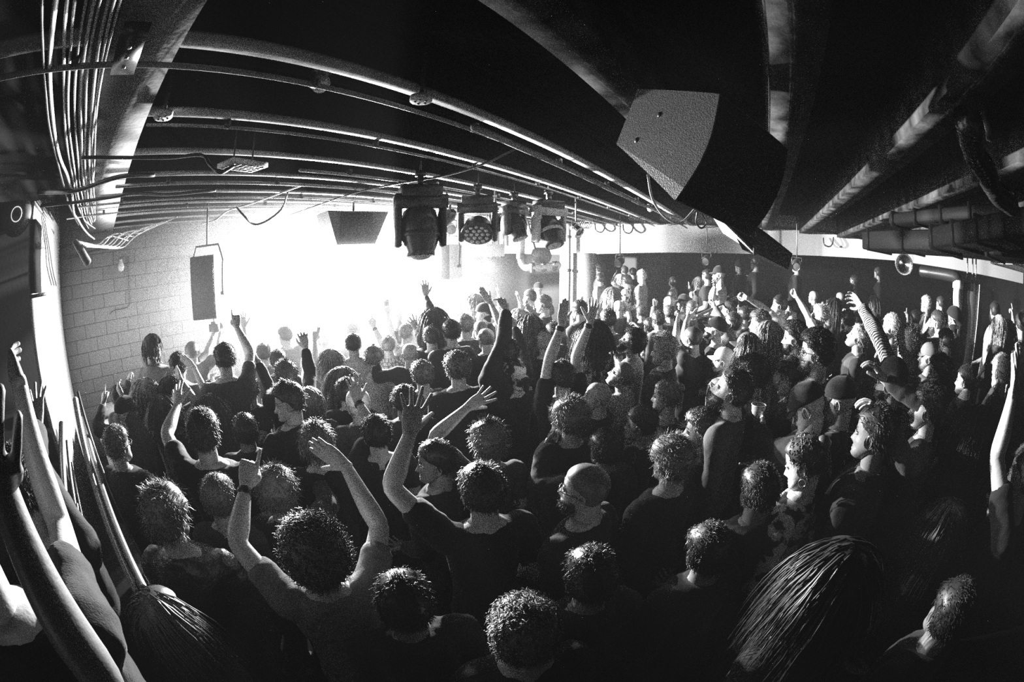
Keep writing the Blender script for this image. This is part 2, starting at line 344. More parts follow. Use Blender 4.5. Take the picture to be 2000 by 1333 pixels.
def acc_mesh(kind, tone='k'):
    key = (kind, tone)
    if key in ACC: return ACC[key]
    mb = MB(); mats = [CLOTH['black']]
    Vh, Qh, _ = HEAD; n = 46*48; Vh = Vh[:n]; Qh = Qh[(Qh < n).all(1)]; N = normals(Vh, Qh)
    if (N*Vh).sum() < 0: N = -N
    if kind == 'glasses':
        for s in (-1, 1):
            a = np.linspace(0, 2*PI, 17); mb.tube(np.stack([s*.033+.0245*np.cos(a), np.full(17, .094)-.004*np.abs(np.cos(a)*s), -.002+.019*np.sin(a)], 1), .0019, 6)
            mb.tube([(s*.057, .091, .004), (s*.074, .06, .004), (s*.077, 0, .002), (s*.076, -.018, -.008)], .0019, 5)
        mb.tube([(-.009, .096, .002), (0, .098, .004), (.009, .096, .002)], .0019, 5); mats = [mat('spectacle_frame', .02, .3, spec=.6)]
    elif kind in ('cap', 'beanie'):
        line = .028 if kind == 'cap' else .012
        m = np.clip((Vh[:, 2]-line-.25*Vh[:, 1]*(kind == 'beanie'))/.006, 0, 1); D = (.014 if kind == 'cap' else .017)*m-.006*(1-m)
        W = Vh+N*D[:, None]; W[:, 2] += .012*m*np.clip((Vh[:, 2]-.03)/.08, 0, 1)*(2.2 if kind == 'beanie' else 1)
        mb.add(W, Qh, 0)
        if kind == 'cap':
            u = np.linspace(-1, 1, 11); rows = []
            for t in np.linspace(0, 1, 6):
                rows.append(np.stack([.070*u*(1-.12*t**2), .078-.055*np.abs(u)**2.2*(1-.2*t)+.082*t*(1-.35*u**2), .038-.020*t-.020*(u**2)*(.4+.6*t)], 1))
            G = np.array(rows); G2 = G.copy(); G2[..., 2] -= .004; R_, C_ = G.shape[:2]; v = np.vstack([G.reshape(-1, 3), G2.reshape(-1, 3)])
            q = []
            for i in range(R_-1):
                for j in range(C_-1): a = i*C_+j; q += [[a, a+1, a+C_+1, a+C_], [a+R_*C_, a+R_*C_+C_, a+R_*C_+C_+1, a+R_*C_+1]]
            for i in range(R_-1):
                for j in (0, C_-1): a = i*C_+j; q.append([a, a+C_, a+C_+R_*C_, a+R_*C_])
            for j in range(C_-1): a = (R_-1)*C_+j; q.append([a, a+1, a+1+R_*C_, a+R_*C_])
            mb.add(v, q, 0); v, q = lathe([(.001, .004), (.008, .002), (.009, -.003)], 10, None, (0, -.005, .141)); mb.add(v, q, 0)
        else:
            a = np.linspace(0, 2*PI, 33); c = np.stack([.083*np.sin(a), -.009+.1035*np.cos(a), .035+.026*np.cos(a)], 1)
            for dz in (-.014, -.004, .006, .016): mb.tube(c+np.array([0, 0, dz]), .0085, 8, 0)
        mats = [CLOTH[{'k': 'black', 'd': 'dark', 'g': 'grey', 'l': 'light', 'w': 'white', 'p': 'print'}[tone]]]
    elif kind == 'earring':
        for s in (-1, 1): a = np.linspace(0, 2*PI, 17); mb.tube(np.stack([np.full(17, s*.079), -.012+.017*np.cos(a), -.060+.017*np.sin(a)], 1), .0022, 6)
        mats = [mat('ring_metal', .7, .25, metal=.9)]
    elif kind == 'patch':
        mb.box((.05, .088, .036), (.034, .004, .026), Matrix.Rotation(-.5, 3, 'Z')); mats = [CLOTH['white']]
    elif kind == 'beard':
        y = Vh[:, 1]; z = Vh[:, 2]; ax = np.abs(Vh[:, 0])
        m = np.clip((-.045-z+.35*np.clip(ax-.03, 0, 1))/.01, 0, 1)*np.clip((y-.0)/.02, 0, 1); mouth = np.exp(-(ax/.024)**4-((z+.071)/.009)**4); m *= 1-mouth
        D = (.008+.003*vnoise(Vh, 110, 2))*m-.006*(1-m); mb.add(Vh+N*D[:, None], Qh, 0)
        idx = np.where(m > .5)[0]; r = np.random.RandomState(3); s = r.choice(idx, 260); v, q = locks(Vh[s]+N[s]*.006, N[s]+np.array([0, 0, -.5]), np.full(260, .014), .0018, 3, .8, .001, .3, 4); mb.add(v, q, 0)
        mats = [HAIRM[tone]]
    V, Q, I = mb.arrays(); o = mk(kind, V, Q, mats); me = o.data; bpy.data.objects.remove(o); ACC[key] = me; return me
def shoe_mesh():
    if 'shoe' in ACC: return ACC['shoe']
    V, Q = loft([(-.10, .030, .03, .035, 0), (-.085, .040, .045, .045, 0), (-.02, .042, .05, .05, 0), (.06, .047, .036, .036, 0), (.13, .046, .028, .028, 0), (.175, .03, .018, .02, 0), (.185, .004, .006, .02, 0)], 14)
    V = V[:, [0, 2, 1]]; o = mk('shoe', V, Q[:, ::-1], M_SHOE); ACC['shoe'] = o.data; bpy.data.objects.remove(o); return ACC['shoe']

# ================================================================ people: builder
STAGE = np.array([4.1, 6.9]); M_WRIST = mat('wrist_strap', .02, .35, spec=.5)
def ground(x, y):
    if x > 7.35 and y < 3.6: return .65
    if y < .12 and x > 4.3: return .45
    if y < .12 and x > 1.9: return .38
    return 0.0
def unit(v): v = np.asarray(v, float); return v/(np.linalg.norm(v)+1e-12)
def on_ray(px, py, c, r, fwd):
    """point on the pixel's ray at distance r from c, the root lying further along fwd"""
    d = ray(px, py); oc = CAM-c; b = np.dot(oc, d); disc = b*b-(np.dot(oc, oc)-r*r)
    if disc < 0:
        p = CAM+d*(-b); return c+unit(p-c)*min(np.linalg.norm(p-c), r*1.12)
    s = math.sqrt(disc); a1, a2 = CAM+d*(-b-s), CAM+d*(-b+s)
    return a1 if np.dot(a1-c, fwd) > np.dot(a2-c, fwd) else a2
def frame(y, z):
    """columns x,y,z: y along, z close to given"""
    y = unit(y); z = np.asarray(z, float)-y*np.dot(z, y)
    if np.linalg.norm(z) < 1e-3: z = np.array([0, 0, 1.])-y*y[2]
    z = unit(z); x = np.cross(y, z); M = np.eye(4); M[:3, 0] = x; M[:3, 1] = y; M[:3, 2] = z; return M
def arm_rad(k, n): return None
PEOPLE = []
def person(px, py, s, hair='short', tone='d', top='tee', col='black', arms=(), skin='b', by=0, hy=0, hp=0, roll=0, acc=(), label='', d=None, g=None, pats=None, fem=False, lean=0):
    u = ray(px, py); dist = d or .235*F/s
    for _ in range(3):
        P = CAM+u*dist; gz = ground(P[0], P[1]) if g is None else g; zh = P[2]-gz
        lo_, hi_ = 1.42, 1.80
        if d is None and (zh < lo_ or zh > hi_):
            zt = gz+(lo_ if zh < lo_ else hi_); nd = (zt-H)/u[2] if abs(u[2]) > .02 else dist
            dist = min(max(nd, dist*.88), dist*1.12) if nd > 0 else dist
    dist = min(dist, 10.3); P = CAM+u*dist; gz = ground(P[0], P[1]) if g is None else g
    zh = P[2]-gz; k = min(max(zh/1.62, .80), 1.16); gz = P[2]-1.62*k
    gz = max(gz, 0.0) if g is None else g; k = (P[2]-gz)/1.62
    hs = min(max(k, .97), 1.05)*1.05                                       # head scale
    near = dist < 3.4; lo = dist > 4.6
    fw2 = unit(STAGE-P[:2]); ys = math.atan2(fw2[1], fw2[0])-PI/2; line = math.atan2(P[1], P[0])-PI/2; HY = line+math.radians(hy); dl = (HY-ys+PI) % (2*PI)-PI; yaw = ys+dl*.45+math.radians(by)
    lz = math.radians(lean)
    B = np.eye(4); c_, s_ = math.cos(yaw), math.sin(yaw); B[:3, :3] = [[c_, -s_, 0], [s_, c_, 0], [0, 0, 1]]; B[:3, 3] = [P[0], P[1], gz]
    fwd = B[:3, 1]; right = B[:3, 0]
    W = lambda p: B[:3, :3] @ (np.array(p)*k)+B[:3, 3]
    Bi = np.linalg.inv(B)
    body = empty('person', (P[0], P[1], gz), yaw, label, 'person', 'people in the concert crowd'); PEOPLE.append((label, px, py, dist, k, P))
    toL = lambda V: (np.asarray(V)-B[:3, 3]) @ B[:3, :3]
    sw = .172 if fem else .192; bw = .90 if fem else 1.0
    # head matrix
    hpR = math.radians(hp)
    Rh = Matrix.Rotation(HY, 3, 'Z') @ Matrix.Rotation(hpR, 3, 'X') @ Matrix.Rotation(math.radians(roll), 3, 'Y')
    MH = np.eye(4); MH[:3, :3] = np.array(Rh)*hs; MH[:3, 3] = P
    skinm = MB(); Vh, Qh, Ih = HEADLO if lo else HEAD; Vw = Vh @ MH[:3, :3].T+MH[:3, 3]; skinm.add(toL(Vw), Qh, Ih)
    # neck
    nb = W((0, -.035, 1.40)); nt = P+np.array(Rh) @ np.array([0, -.028, -.045]); nm = (nb+nt)/2+fwd*-.004
    rn = .054 if fem else .062
    v, q = tube([nb, nb*.6+nt*.4, nt*.75+nb*.25, nt], [rn*1.35*k, rn*1.0, rn*.94, rn*.88], 16, 3); skinm.add(toL(v), q)
    # torso
    def torso(inf, z0, z1, seg):
        R_ = [(.84, .165, .125, 0), (.92, .172, .130, 0), (1.02, .155, .115, 0), (1.12, .150, .108, 0), (1.22, .162, .116, .004), (1.31, .176, .120, .004), (1.38, .172, .108, -.004), (1.43, .150, .090, -.014), (1.462, .112, .075, -.022), (1.487, .080, .064, -.028)]
        rr = [(z*k, (rx*bw+inf*(1 if z < 1.44 else .4))*k, (ry*bw+inf*(1 if z < 1.44 else .4))*k, cy*k, 0) for z, rx, ry, cy in R_ if z0 <= z <= z1]
        rr = [(rr[0][0]-.004, rr[0][1]*.05, rr[0][2]*.05, 0, 0)]+rr+[(rr[-1][0]+.003, rr[-1][1]*.05, rr[-1][2]*.05, rr[-1][3], 0)]
        C = catmull(np.array(rr[1:-1]), 3); rr = [rr[0]]+[tuple(c) for c in C]+[rr[-1]]; return loft(rr, seg)
    v, q = torso(-.012, .84, 1.5, 16); skinm.add(v, q)
    # arms
    Lu, Lf = .295*k, .265*k; armsd = {}
    for A in arms:
        w_, e_, pose, tip, pal = A.get('w'), A.get('e'), A.get('pose', 'open'), A.get('t'), A.get('p', 1)
        side = A.get('s')
        if side is None:
            rw = ray(*w_); sides = {sd: np.linalg.norm(np.cross(W((sd*sw, 0, 1.38))-CAM, rw)) for sd in (-1, 1)}
            side = min(sides, key=sides.get)
            if side in armsd: side = -side
        A['side'] = side
        raise_ = .045 if w_[1] < py+s*.6 else 0
        sh = W((side*(sw-.02*(raise_ > 0)), -.01, 1.375+raise_)); rt = A.get('f', 1.0); fdir = fwd*rt+np.array([0, 0, .15])
        if e_ is not None:
            el = on_ray(e_[0], e_[1], sh, Lu, fdir); el = sh+(el-sh); wr = on_ray(w_[0], w_[1], el, Lf, fdir)
        else:
            wr = on_ray(w_[0], w_[1], sh, (Lu+Lf)*.93, fdir)
            ax = wr-sh; L = min(np.linalg.norm(ax), (Lu+Lf)*.995); ax = unit(ax); wr = sh+ax*np.linalg.norm(wr-sh)
            a_ = (Lu*Lu-Lf*Lf+L*L)/(2*L); hgt = math.sqrt(max(Lu*Lu-a_*a_, 0)); pole = right*side*.8-np.array([0, 0, .5])-fwd*.1; pole = unit(pole-ax*np.dot(pole, ax)); el = sh+ax*a_+pole*hgt
        if tip is not None: tp = on_ray(tip[0], tip[1], wr, .185*hs, fdir if A.get('tf') is None else fwd*A['tf']); hd = unit(tp-wr)
        else: hd = unit(wr-el)
        armsd[side] = (sh, el, wr, hd, pose, pal)
    for side in (-1, 1):
        if side not in armsd:
            sh = W((side*sw, -.01, 1.375)); fe = rng.uniform(-.04, .06)
            el = sh+(right*side*.05-np.array([0, 0, .285])+fwd*-.02)*k; wr = el+unit(right*-side*.25+fwd*(1.0 if rng.rand() < .5 else .3)-np.array([0, 0, .5]))*Lf
            armsd[side] = (sh, el, wr, unit(wr-el), 'relax', 1)
    sl = 12 if near else 8
    slv = MB(); long_ = top in ('long', 'jacket', 'hood')
    for side, (sh, el, wr, hd, pose, pal) in armsd.items():
        fat = (.9 if fem else 1.0)*hs; sh0 = sh+(W((0, -.01, 1.36))-sh)*.3
        Pp = [sh0, sh, sh*.5+el*.5, el+(sh-el)*.1, el+(wr-el)*.08, el+(wr-el)*.30, el+(wr-el)*.65, wr+(el-wr)*.06, wr+hd*.012]
        Rr = [.055, .056, .047, .041, .041, .0425, .034, .0265, .026]
        v, q = tube(Pp, np.array(Rr)*fat, sl+2, 2); skinm.add(toL(v), q)
        pn = fwd*pal+np.array([0, 0, .15]); Mh = frame(hd, -pn)
        hv, hq = hand(pose, dist > 3.0); hv = hv.copy()
        if side < 0: hv[:, 0] *= -1; hq = hq[:, ::-1]
        hv = hv*hs*1.03; v = hv @ Mh[:3, :3].T+wr; skinm.add(toL(v), hq)
        wb = next((A.get('b') for A in arms if A.get('side') == side), None)
        if wb:
            q0 = wr+(el-wr)*.10; v, q = tube([q0+unit(wr-el)*t_ for t_ in (-.014, -.007, .007, .014)], np.array([.030, .034, .034, .030])*hs, 14); mk(wb, toL(v), q, M_WRIST, body)
        # sleeves
        if top != 'tank':
            if long_:
                Ps = [sh0, sh, sh*.5+el*.5, el+(sh-el)*.08, el+(wr-el)*.12, el+(wr-el)*.5, wr+(el-wr)*.10]; Rs = [.075, .073, .062, .056, .055, .049, .040]
            else:
                Ps = [sh0, sh, sh*.72+el*.28, sh*.42+el*.58]; Rs = [.074, .074, .065, .064]
            v, q = tube(Ps, np.array(Rs)*fat+(.006 if top in ('jacket', 'hood') else 0), sl+4, 4); slv.add(toL(v), q)
    V, Q, I = skinm.arrays(); bo = mk('body', V, Q, [SKIN[skin], M_BROW if tone not in 'lw' else HAIRM['m'], M_LIP, M_EYE, M_IRIS], body, I)
    # top
    v, q = torso(.012+(.012 if top in ('jacket', 'hood') else 0), .84, 1.44 if top == 'tank' else 1.47, 28 if near else 18); slv.add(v, q)
    if top in ('jacket', 'hood'): v, q = tube([W((.075*math.cos(a), -.03+.078*math.sin(a), 1.455+.012*(-math.sin(a)))) for a in np.linspace(.3 if top == 'jacket' else 0, 2*PI+.3, 14)], .02 if top == 'jacket' else .03, 8); slv.add(toL(v), q)
    V, Q, I = slv.arrays()
    if dist < 5.5: V, Q = remesh(V, Q, .013 if near else .02, 3)
    N = normals(V, Q); f = vnoise(V, 22, int(abs(px)), 3)
    if (N*(V-V.mean(0))).sum() < 0: N = -N
    V = V+N*(np.clip(f, -1, 1)*.008)[:, None]+N*(np.abs(vnoise(V, 55, int(abs(px))+1, 2))*.004)[:, None]
    nm = {'tee': 't_shirt', 'long': 'long_sleeved_top', 'jacket': 'jacket', 'hood': 'hooded_top', 'tank': 'vest_top'}[top]
    mk(nm, V, Q, CLOTH[col], body)
    # trousers and shoes
    tr = MB()
    for sd in (-1, 1):
        v, q = tube([np.array([sd*.085, 0, .90])*k, np.array([sd*.095, .0, .7])*k, np.array([sd*.10, .01, .48])*k, np.array([sd*.11, -.01, .10])*k], np.array([.095, .088, .066, .055])*k, 10, 3); tr.add(v, q)
        if dist < 6:
            so = link('shoe', shoe_mesh(), body); so.location = (sd*.11*k, -.0, 0); so.scale = (k, k, k)
    v, q = torso(.004, .84, 1.03, 14); tr.add(v, q); V, Q, I = tr.arrays(); mk('trousers', V, Q, M_DENIM, body)
    # hair and accessories
    def put(name, me):
        o = link(name, me, body); o.matrix_local = Matrix([[float(x) for x in r_] for r_ in (Bi @ MH)]); return o
    if hair != 'bald': put('hair', hair_mesh(hair, tone, lo))
    for a in acc:
        a, _, t = a.partition(':')
        if a == 'capback': o = put('cap', acc_mesh('cap', t or 'k')); M2 = MH.copy(); M2[:3, :3] = MH[:3, :3] @ np.diag([-1, -1, 1]); M2[:3, 3] = MH[:3, 3]+MH[:3, :3] @ np.array([0, -.018, 0]); o.matrix_local = Matrix([[float(x) for x in r_] for r_ in (Bi @ M2)])
        else: put({'glasses': 'glasses', 'cap': 'cap', 'beanie': 'beanie', 'beard': 'beard', 'earring': 'hoop_earrings', 'patch': 'beanie_patch'}[a], acc_mesh(a, t or ('k' if a != 'beard' else (tone if tone in HAIRM else 'd'))))
    for a in ():
        pass
    return dict(body=body, arms=armsd, P=P, dist=dist, B=B, fwd=fwd, right=right, k=k)
# ================================================================ the setting
def struct(mb, name, m, smooth=False, part=None): o = mb.build(name, m, part, smooth); return tag(o, kind='structure') if part is None else o
def boxo(name, lo, hi, m, parent=None):
    lo, hi = np.array(lo, float), np.array(hi, float); mb = MB(); mb.box((lo+hi)/2, hi-lo); return mb.build(name, m, parent, False)
M_BLK = mat('paint_black', .012, .9, spec=.04, bump=.2, bscale=30); M_CEIL = mat('ceiling_black', .008, 1.0, spec=.0, bump=.3, bscale=20)
M_FLOOR = mat('floor_dark', .02, .9, spec=.05, bump=.2, bscale=30); M_WHITE = mat('paint_white', .72, .65, bump=.15, bscale=25, var=.05, vscale=1.2)
M_SOFF = mat('concrete_grey', .22, .9, spec=.1, bump=.4, bscale=18, var=.09, vscale=2.2); M_JOIST = mat('joist_paint', .30, .6, spec=.2, bump=.3, bscale=14, var=.12, vscale=4)
M_DARKW = mat('backroom_grey', .03, .95, spec=.05, bump=.2); M_STEEL = mat('steel', .32, .35, metal=.9, bump=.1); M_BLKMET = mat('black_metal', .02, .35, spec=.6)
M_CABLE = mat('cable_black', .02, .4, spec=.5); M_CABLEW = mat('cable_pale', .5, .45, spec=.4); M_WOOD = mat('beam_timber', .045, .95, spec=.08, bump=.6, bscale=16, var=.05, vscale=6)
for nm, lo, hi, m in [('floor', (-6, -8, -.2), (14, 10, 0), M_FLOOR), ('ceiling', (-6, -8, 3.66), (14, 10, 3.8), M_CEIL),
    ('wall_left', (-6, 4.17, 0), (-.86, 7.2, 3.66), M_BLK), ('wall_left', (-.86, 4.17, 0), (-.82, 7.2, 3.66), M_WHITE),
    ('wall_back', (2.3, 9.0, 0), (13, 9.2, 3.66), mat('cyclorama', .6, .8)), ('wall_side', (2.26, 7.2, 0), (2.3, 9.0, 3.66), M_WHITE),
    ('wall_right', (-6, -8.1, 0), (14, -8, 3.66), M_BLK), ('wall_rear', (13, -8, 0), (13.2, 9, 3.66), M_DARKW)]:
    tag(boxo(nm, lo, hi, m), kind='structure')
# block wall behind the stage wing
mb = MB(); mb.box((.74, 7.15, 1.83), (3.12, .2, 3.66)); bw_ = mb.build('wall_front', mat('block_wall', .5, .8), None, False); tag(bw_, kind='structure')
nt = MAT['block_wall'].node_tree; b = nt.nodes['Principled BSDF']; tc = nt.nodes.new('ShaderNodeTexCoord'); sp = nt.nodes.new('ShaderNodeSeparateXYZ'); cb = nt.nodes.new('ShaderNodeCombineXYZ')
nt.links.new(tc.outputs['Object'], sp.inputs[0]); nt.links.new(sp.outputs[0], cb.inputs[0]); nt.links.new(sp.outputs[2], cb.inputs[1])
bt = nt.nodes.new('ShaderNodeTexBrick'); nt.links.new(cb.outputs[0], bt.inputs['Vector'])
for k_, v_ in {'Scale': 1.0, 'Brick Width': .40, 'Row Height': .20, 'Mortar Size': .006, 'Mortar Smooth': .3, 'Bias': 0}.items(): bt.inputs[k_].default_value = v_
bt.inputs['Color1'].default_value = (.30, .30, .30, 1); bt.inputs['Color2'].default_value = (.26, .26, .26, 1); bt.inputs['Mortar'].default_value = (.10, .10, .10, 1)
nt.links.new(bt.outputs['Color'], b.inputs['Base Color']); bp = nt.nodes.new('ShaderNodeBump'); bp.inputs['Strength'].default_value = .6; bp.inputs['Distance'].default_value = .01; bp.invert = True
nt.links.new(bt.outputs['Fac'], bp.inputs['Height']); nt.links.new(bp.outputs[0], b.inputs['Normal'])
# raised floors on the right and under the far opening
tag(boxo('floor_step', (1.9, -7.9, 0), (4.3, .12, .38), M_FLOOR), kind='structure'); tag(boxo('floor_step', (4.3, -7.9, 0), (7.35, .12, .45), M_FLOOR), kind='structure')
tag(boxo('floor_platform', (7.35, -7.9, 0), (13, 3.6, .65), M_FLOOR), kind='structure')
st = boxo('stage', (2.32, 6.6, 0), (7.4, 8.95, .75), mat('stage_black', .04, .6)); tag(st, kind='structure')
# far lintel beam, pale, its lower edge rising to the right
def prism(poly, a0, a1, ax, name, m, parent=None):
    """polygon of (u, v) extruded along ax from a0 to a1 (ax 0: u=y v=z)"""
    n = len(poly); V = []
    for a in (a0, a1):
        for u, v in poly: V.append((a, u, v) if ax == 0 else ((u, a, v) if ax == 1 else (u, v, a)))
    me = bpy.data.meshes.new(name); me.from_pydata(V, [], [tuple(range(n)), tuple(range(2*n-1, n-1, -1))]+[(i, i+n, (i+1) % n+n, (i+1) % n) for i in range(n)][::1]); me.materials.append(m); me.update()
    return link(name, me, parent)
tag(prism([(9, 2.68), (4.72, 2.57), (3.78, 2.60), (2.05, 2.69), (-.05, 2.78), (-3.4, 2.99), (-7.9, 3.1), (-7.9, 3.66), (9, 3.66)], 9.35, 9.75, 0, 'beam_lintel', M_WHITE), kind='structure')
tag(boxo('column', (9.3, 3.78, 0), (9.9, 4.66, 2.62), M_WHITE), kind='structure')
tag(boxo('wall_panel', (11.6, 2.4, .65), (11.7, 3.8, 3.3), mat('panel_grey', .2, .8)), kind='structure')
tag(boxo('wall_partition', (11.0, 4.9, 0), (11.1, 8.9, 3.3), mat('partition_grey', .16, .8)), kind='structure')
# concrete soffit that crosses the joists, big timber beams, steel joists
tag(boxo('beam_soffit', (-.24, .35, 3.3), (.19, 7.05, 3.66), M_SOFF), kind='structure')
tag(boxo('ceiling_side', (-6, -3, 3.32), (-.24, 4.17, 3.66), M_CEIL), kind='structure')
for y0, y1, m in [(.50, .72, M_WOOD), (-.36, -.13, M_WOOD), (-1.23, -1.0, M_WOOD), (-2.12, -1.90, M_WOOD), (-3.0, -2.78, M_WOOD), (-3.9, -3.68, M_WOOD), (-4.8, -4.6, M_WOOD)]:
    tag(boxo('beam', (-.2 if y0 > 0 else -1.5, y0, 3.3), (9.35, y1, 3.66), m), kind='structure')
for y in (1.45, 2.2, 2.93, 3.58, 4.36, 5.0, 5.62, 6.2, 6.75):
    mb = MB(); x0 = -.75 if y < 1.5 else .19; x1 = 9.35; L = x1-x0; wv = .055
    for dy, dz, ww, hh, mi in ((0, 0, 2*wv, .016, 0), (0, .16, .012, .3, 1), (0, .33, 2*wv, .016, 1)): mb.box(((x0+x1)/2, y+dy, 3.31+dz), (L, ww, hh), None, mi)
    tag(mb.build('beam_joist', [M_JOIST, M_CEIL], None, False), kind='structure')
# drop edge of the ceiling in front of the stage
tag(boxo('beam_stage', (3.1, 6.95, 3.22), (9.3, 7.1, 3.66), mat('stage_edge', .10, .7)), kind='structure')

# ================================================================ equipment
def thing(name, loc, label, cat, rz=0, group=None): return empty(name, tuple(float(c) for c in loc), rz, label, cat, group)
def rel(o, V): return np.asarray(V, float)-np.array(o.location)
def cable(name, P, r, label, cat='cable', m=None, group=None, sm=5, seg=6):
    V, Q = tube(P, r, seg, sm); o = mk(name, V, Q, m or M_CABLE); return tag(o, label, cat, group)
# --- the big hanging loudspeaker: pentagonal cheek plates, curved grille
def cheek(): return np.array([(0, 0), (-.30, .36), (-.12, .82), (.30, .88)])
def loudspeaker(P, label, bx, by_, bz, W):
    """P: corners of the near cheek (world), bx.. unit axes; W width along bz"""
    pass
def hang_speaker():
    SC = .78
    c = [CAM+np.array(v)*SC for v in ((2.414, .658, 1.079), (2.02, .13, .851), (2.083, .4, .317), (2.451, .827, .736))]
    n = unit(np.cross(c[1]-c[0], c[3]-c[0])); c[2] = c[2]-n*np.dot(c[2]-c[0], n)
    mid = [(1-t)*c[1]+t*c[2] for t in np.linspace(0, 1, 9)]; inw = -unit((c[0]+c[3])/2-(c[1]+c[2])/2)
    for k_, t in enumerate(np.linspace(0, 1, 9)): mid[k_] = mid[k_]+inw*.045*math.sin(PI*t)
    poly = [c[0]]+mid+[c[3]]
    n = np.array([.824, -.539, -.175]); n = unit(n)
    Wd = .667*SC; off = n*Wd
    o = thing('loudspeaker', sum(c)/4, 'huge hanging loudspeaker with grey cheek panel and black curved grille under ceiling', 'loudspeaker', group=None)
    N_ = len(poly); A = np.array(poly); B_ = A+off; cen = (A.mean(0)+B_.mean(0))/2
    def shell(sub, name, m, th=0):
        V = np.vstack([A, B_]); V = cen+(V-cen)*(1-th); me = bpy.data.meshes.new(name)
        f = []
        if 'cap' in sub: f += [tuple(range(N_)), tuple(range(2*N_-1, N_-1, -1))]
        for i in range(N_):
            j = (i+1) % N_; isf = 1 <= i <= 8
            if ('front' in sub and isf) or ('side' in sub and not isf): f.append((i, i+N_, j+N_, j))
        me.from_pydata([tuple(rel(o, v)) for v in V], [], f); me.materials.append(m); me.update(); import bmesh; bm = bmesh.new(); bm.from_mesh(me); bmesh.ops.delete(bm, geom=[v for v in bm.verts if not v.link_faces], context='VERTS'); bm.to_mesh(me); bm.free(); ob = link(name, me, o)
        s_ = ob.modifiers.new('t', 'SOLIDIFY'); s_.thickness = .012; s_.offset = 0; return ob
    shell(('cap', 'side'), 'cabinet', mat('speaker_paint', .16, .6, bump=.5, bscale=160, spec=.4), .0)
    g_ = shell(('front',), 'grille', mat('grille_black', .008, .7, bump=.8, bscale=300), .012)
    for q_ in (.28, .78):
        p_ = A[0]*(1-q_)+A[-1]*q_; p_ = p_*.6+A[4]*.4 if q_ < .5 else p_*.75+A[7]*.25
        v, q = lathe([(.001, .006), (.012, .006), (.014, 0), (.010, -.004), (.001, -.004)], 14, -n, rel(o, p_-n*.002)); mk('rigging_bolt', v, q, M_BLKMET, o)
    return o, A, n
SPK, SA, SN = hang_speaker()
# second box of the pair, hanging lower behind the first
c2 = [at(1385, 420, 2.9), at(1420, 440, 2.75), at(1474, 496, 2.85), at(1412, 452, 3.0)]
o = thing('loudspeaker', c2[2], 'lower hanging loudspeaker with pale edge showing beneath the huge one', 'loudspeaker')
def quadbox(name, corners, depth, m, parent):
    V = [rel(parent, c) for c in corners]+[rel(parent, c+depth) for c in corners]; me = bpy.data.meshes.new(name)
    me.from_pydata([tuple(v) for v in V], [], [(0, 1, 2, 3), (7, 6, 5, 4), (0, 4, 5, 1), (1, 5, 6, 2), (2, 6, 7, 3), (3, 7, 4, 0)]); me.materials.append(m); me.update(); return link(name, me, parent)
r0 = SN*.5
quadbox('cabinet', [at(1388, 418, 2.75), at(1376, 400, 2.6), at(1474, 496, 2.95), at(1412, 456, 2.95)], r0*.12, M_WHITE, o)
quadbox('grille', [at(1404, 402, 2.7), at(1478, 455, 2.75), at(1474, 494, 2.98), at(1450, 488, 2.95)], SN*.52, mat('grille_black', .008), o)
g = MB(); p_ = np.array([.05, 0, 0]); g.tube([p_, (p_[0], p_[1], 3.67-o.location[2])], .014, 6); g.build('hanging_rod', M_BLKMET, o)
# --- two hung columns by the stage, each in a yoke
def column_speaker(px0, py0, px1, py1, d, rz, label, m, wd=.30, dp=.30):
    top = at((px0+px1)/2, py0, d); bot = at((px0+px1)/2, py1, d); h = top[2]-bot[2]; c = (top+bot)/2; c[:2] = top[:2]
    o = thing('loudspeaker', c, label, 'loudspeaker', math.atan2(c[1], c[0])-PI/2+rz)
    mb = MB(); V = [(-wd/2, -dp/2), (wd/2, -dp/2), (wd/2*.72, dp/2), (-wd/2*.72, dp/2)]
    me = prism(V, -h/2, h/2, 2, 'cabinet', m, o); bv = me.modifiers.new('b', 'BEVEL'); bv.width = .012; bv.segments = 2
    g = MB(); g.box((0, -dp/2-.006, 0), (wd*.92, .01, h*.95)); g.build('grille', mat('grille_grey', .08, .6, bump=.6, bscale=300), o, False)
    y = MB(); y.tube([(-wd/2-.03, 0, -h*.12), (-wd/2-.05, 0, h*.42), (-wd/2+.01, 0, h/2+.12), (wd/2-.01, 0, h/2+.12), (wd/2+.05, 0, h*.42), (wd/2+.03, 0, -h*.12)], .013, 6); y.build('yoke', M_BLKMET, o)
    s = MB(); s.tube([(0, 0, h/2+.12), (0, 0, 3.67-c[2])], .014, 6); s.build('hanging_rod', M_BLKMET, o)
    for sx in (-1, 1): v, q = lathe([(.001, -.02), (.024, -.02), (.024, .02), (.001, .02)], 10, (1, 0, 0), (sx*(wd/2+.03), 0, -h*.12)); mk('yoke_knob', v, q, M_BLKMET, o)
    return o
column_speaker(377, 500, 432, 622, 5.3, math.radians(-24), 'tall dark loudspeaker hung in a yoke before the white glare', mat('speaker_grey', .10, .6, bump=.3, bscale=100), .34, .36)
column_speaker(852, 478, 902, 546, 6.6, math.radians(-40), 'small pale hung loudspeaker right of the white glare', mat('speaker_white', .8, .6), .34, .36)
o = thing('loudspeaker', at(690, 446, 5.6), 'dark wedge loudspeaker flown at the top right of the glare', 'loudspeaker', math.radians(-10))
me = prism([(-.45, .2), (.42, .2), (.22, -.22), (-.32, -.22)], -.2, .2, 1, 'cabinet', mat('speaker_grey', .1), o)
g = MB(); g.box((-.05, -.21, 0), (.44, .01, .34)); g.build('grille', mat('grille_grey', .08), o, False); g = MB(); g.tube([(0, 0, .2), (0, 0, 3.67-o.location[2])], .015, 6); g.build('hanging_rod', M_BLKMET, o)
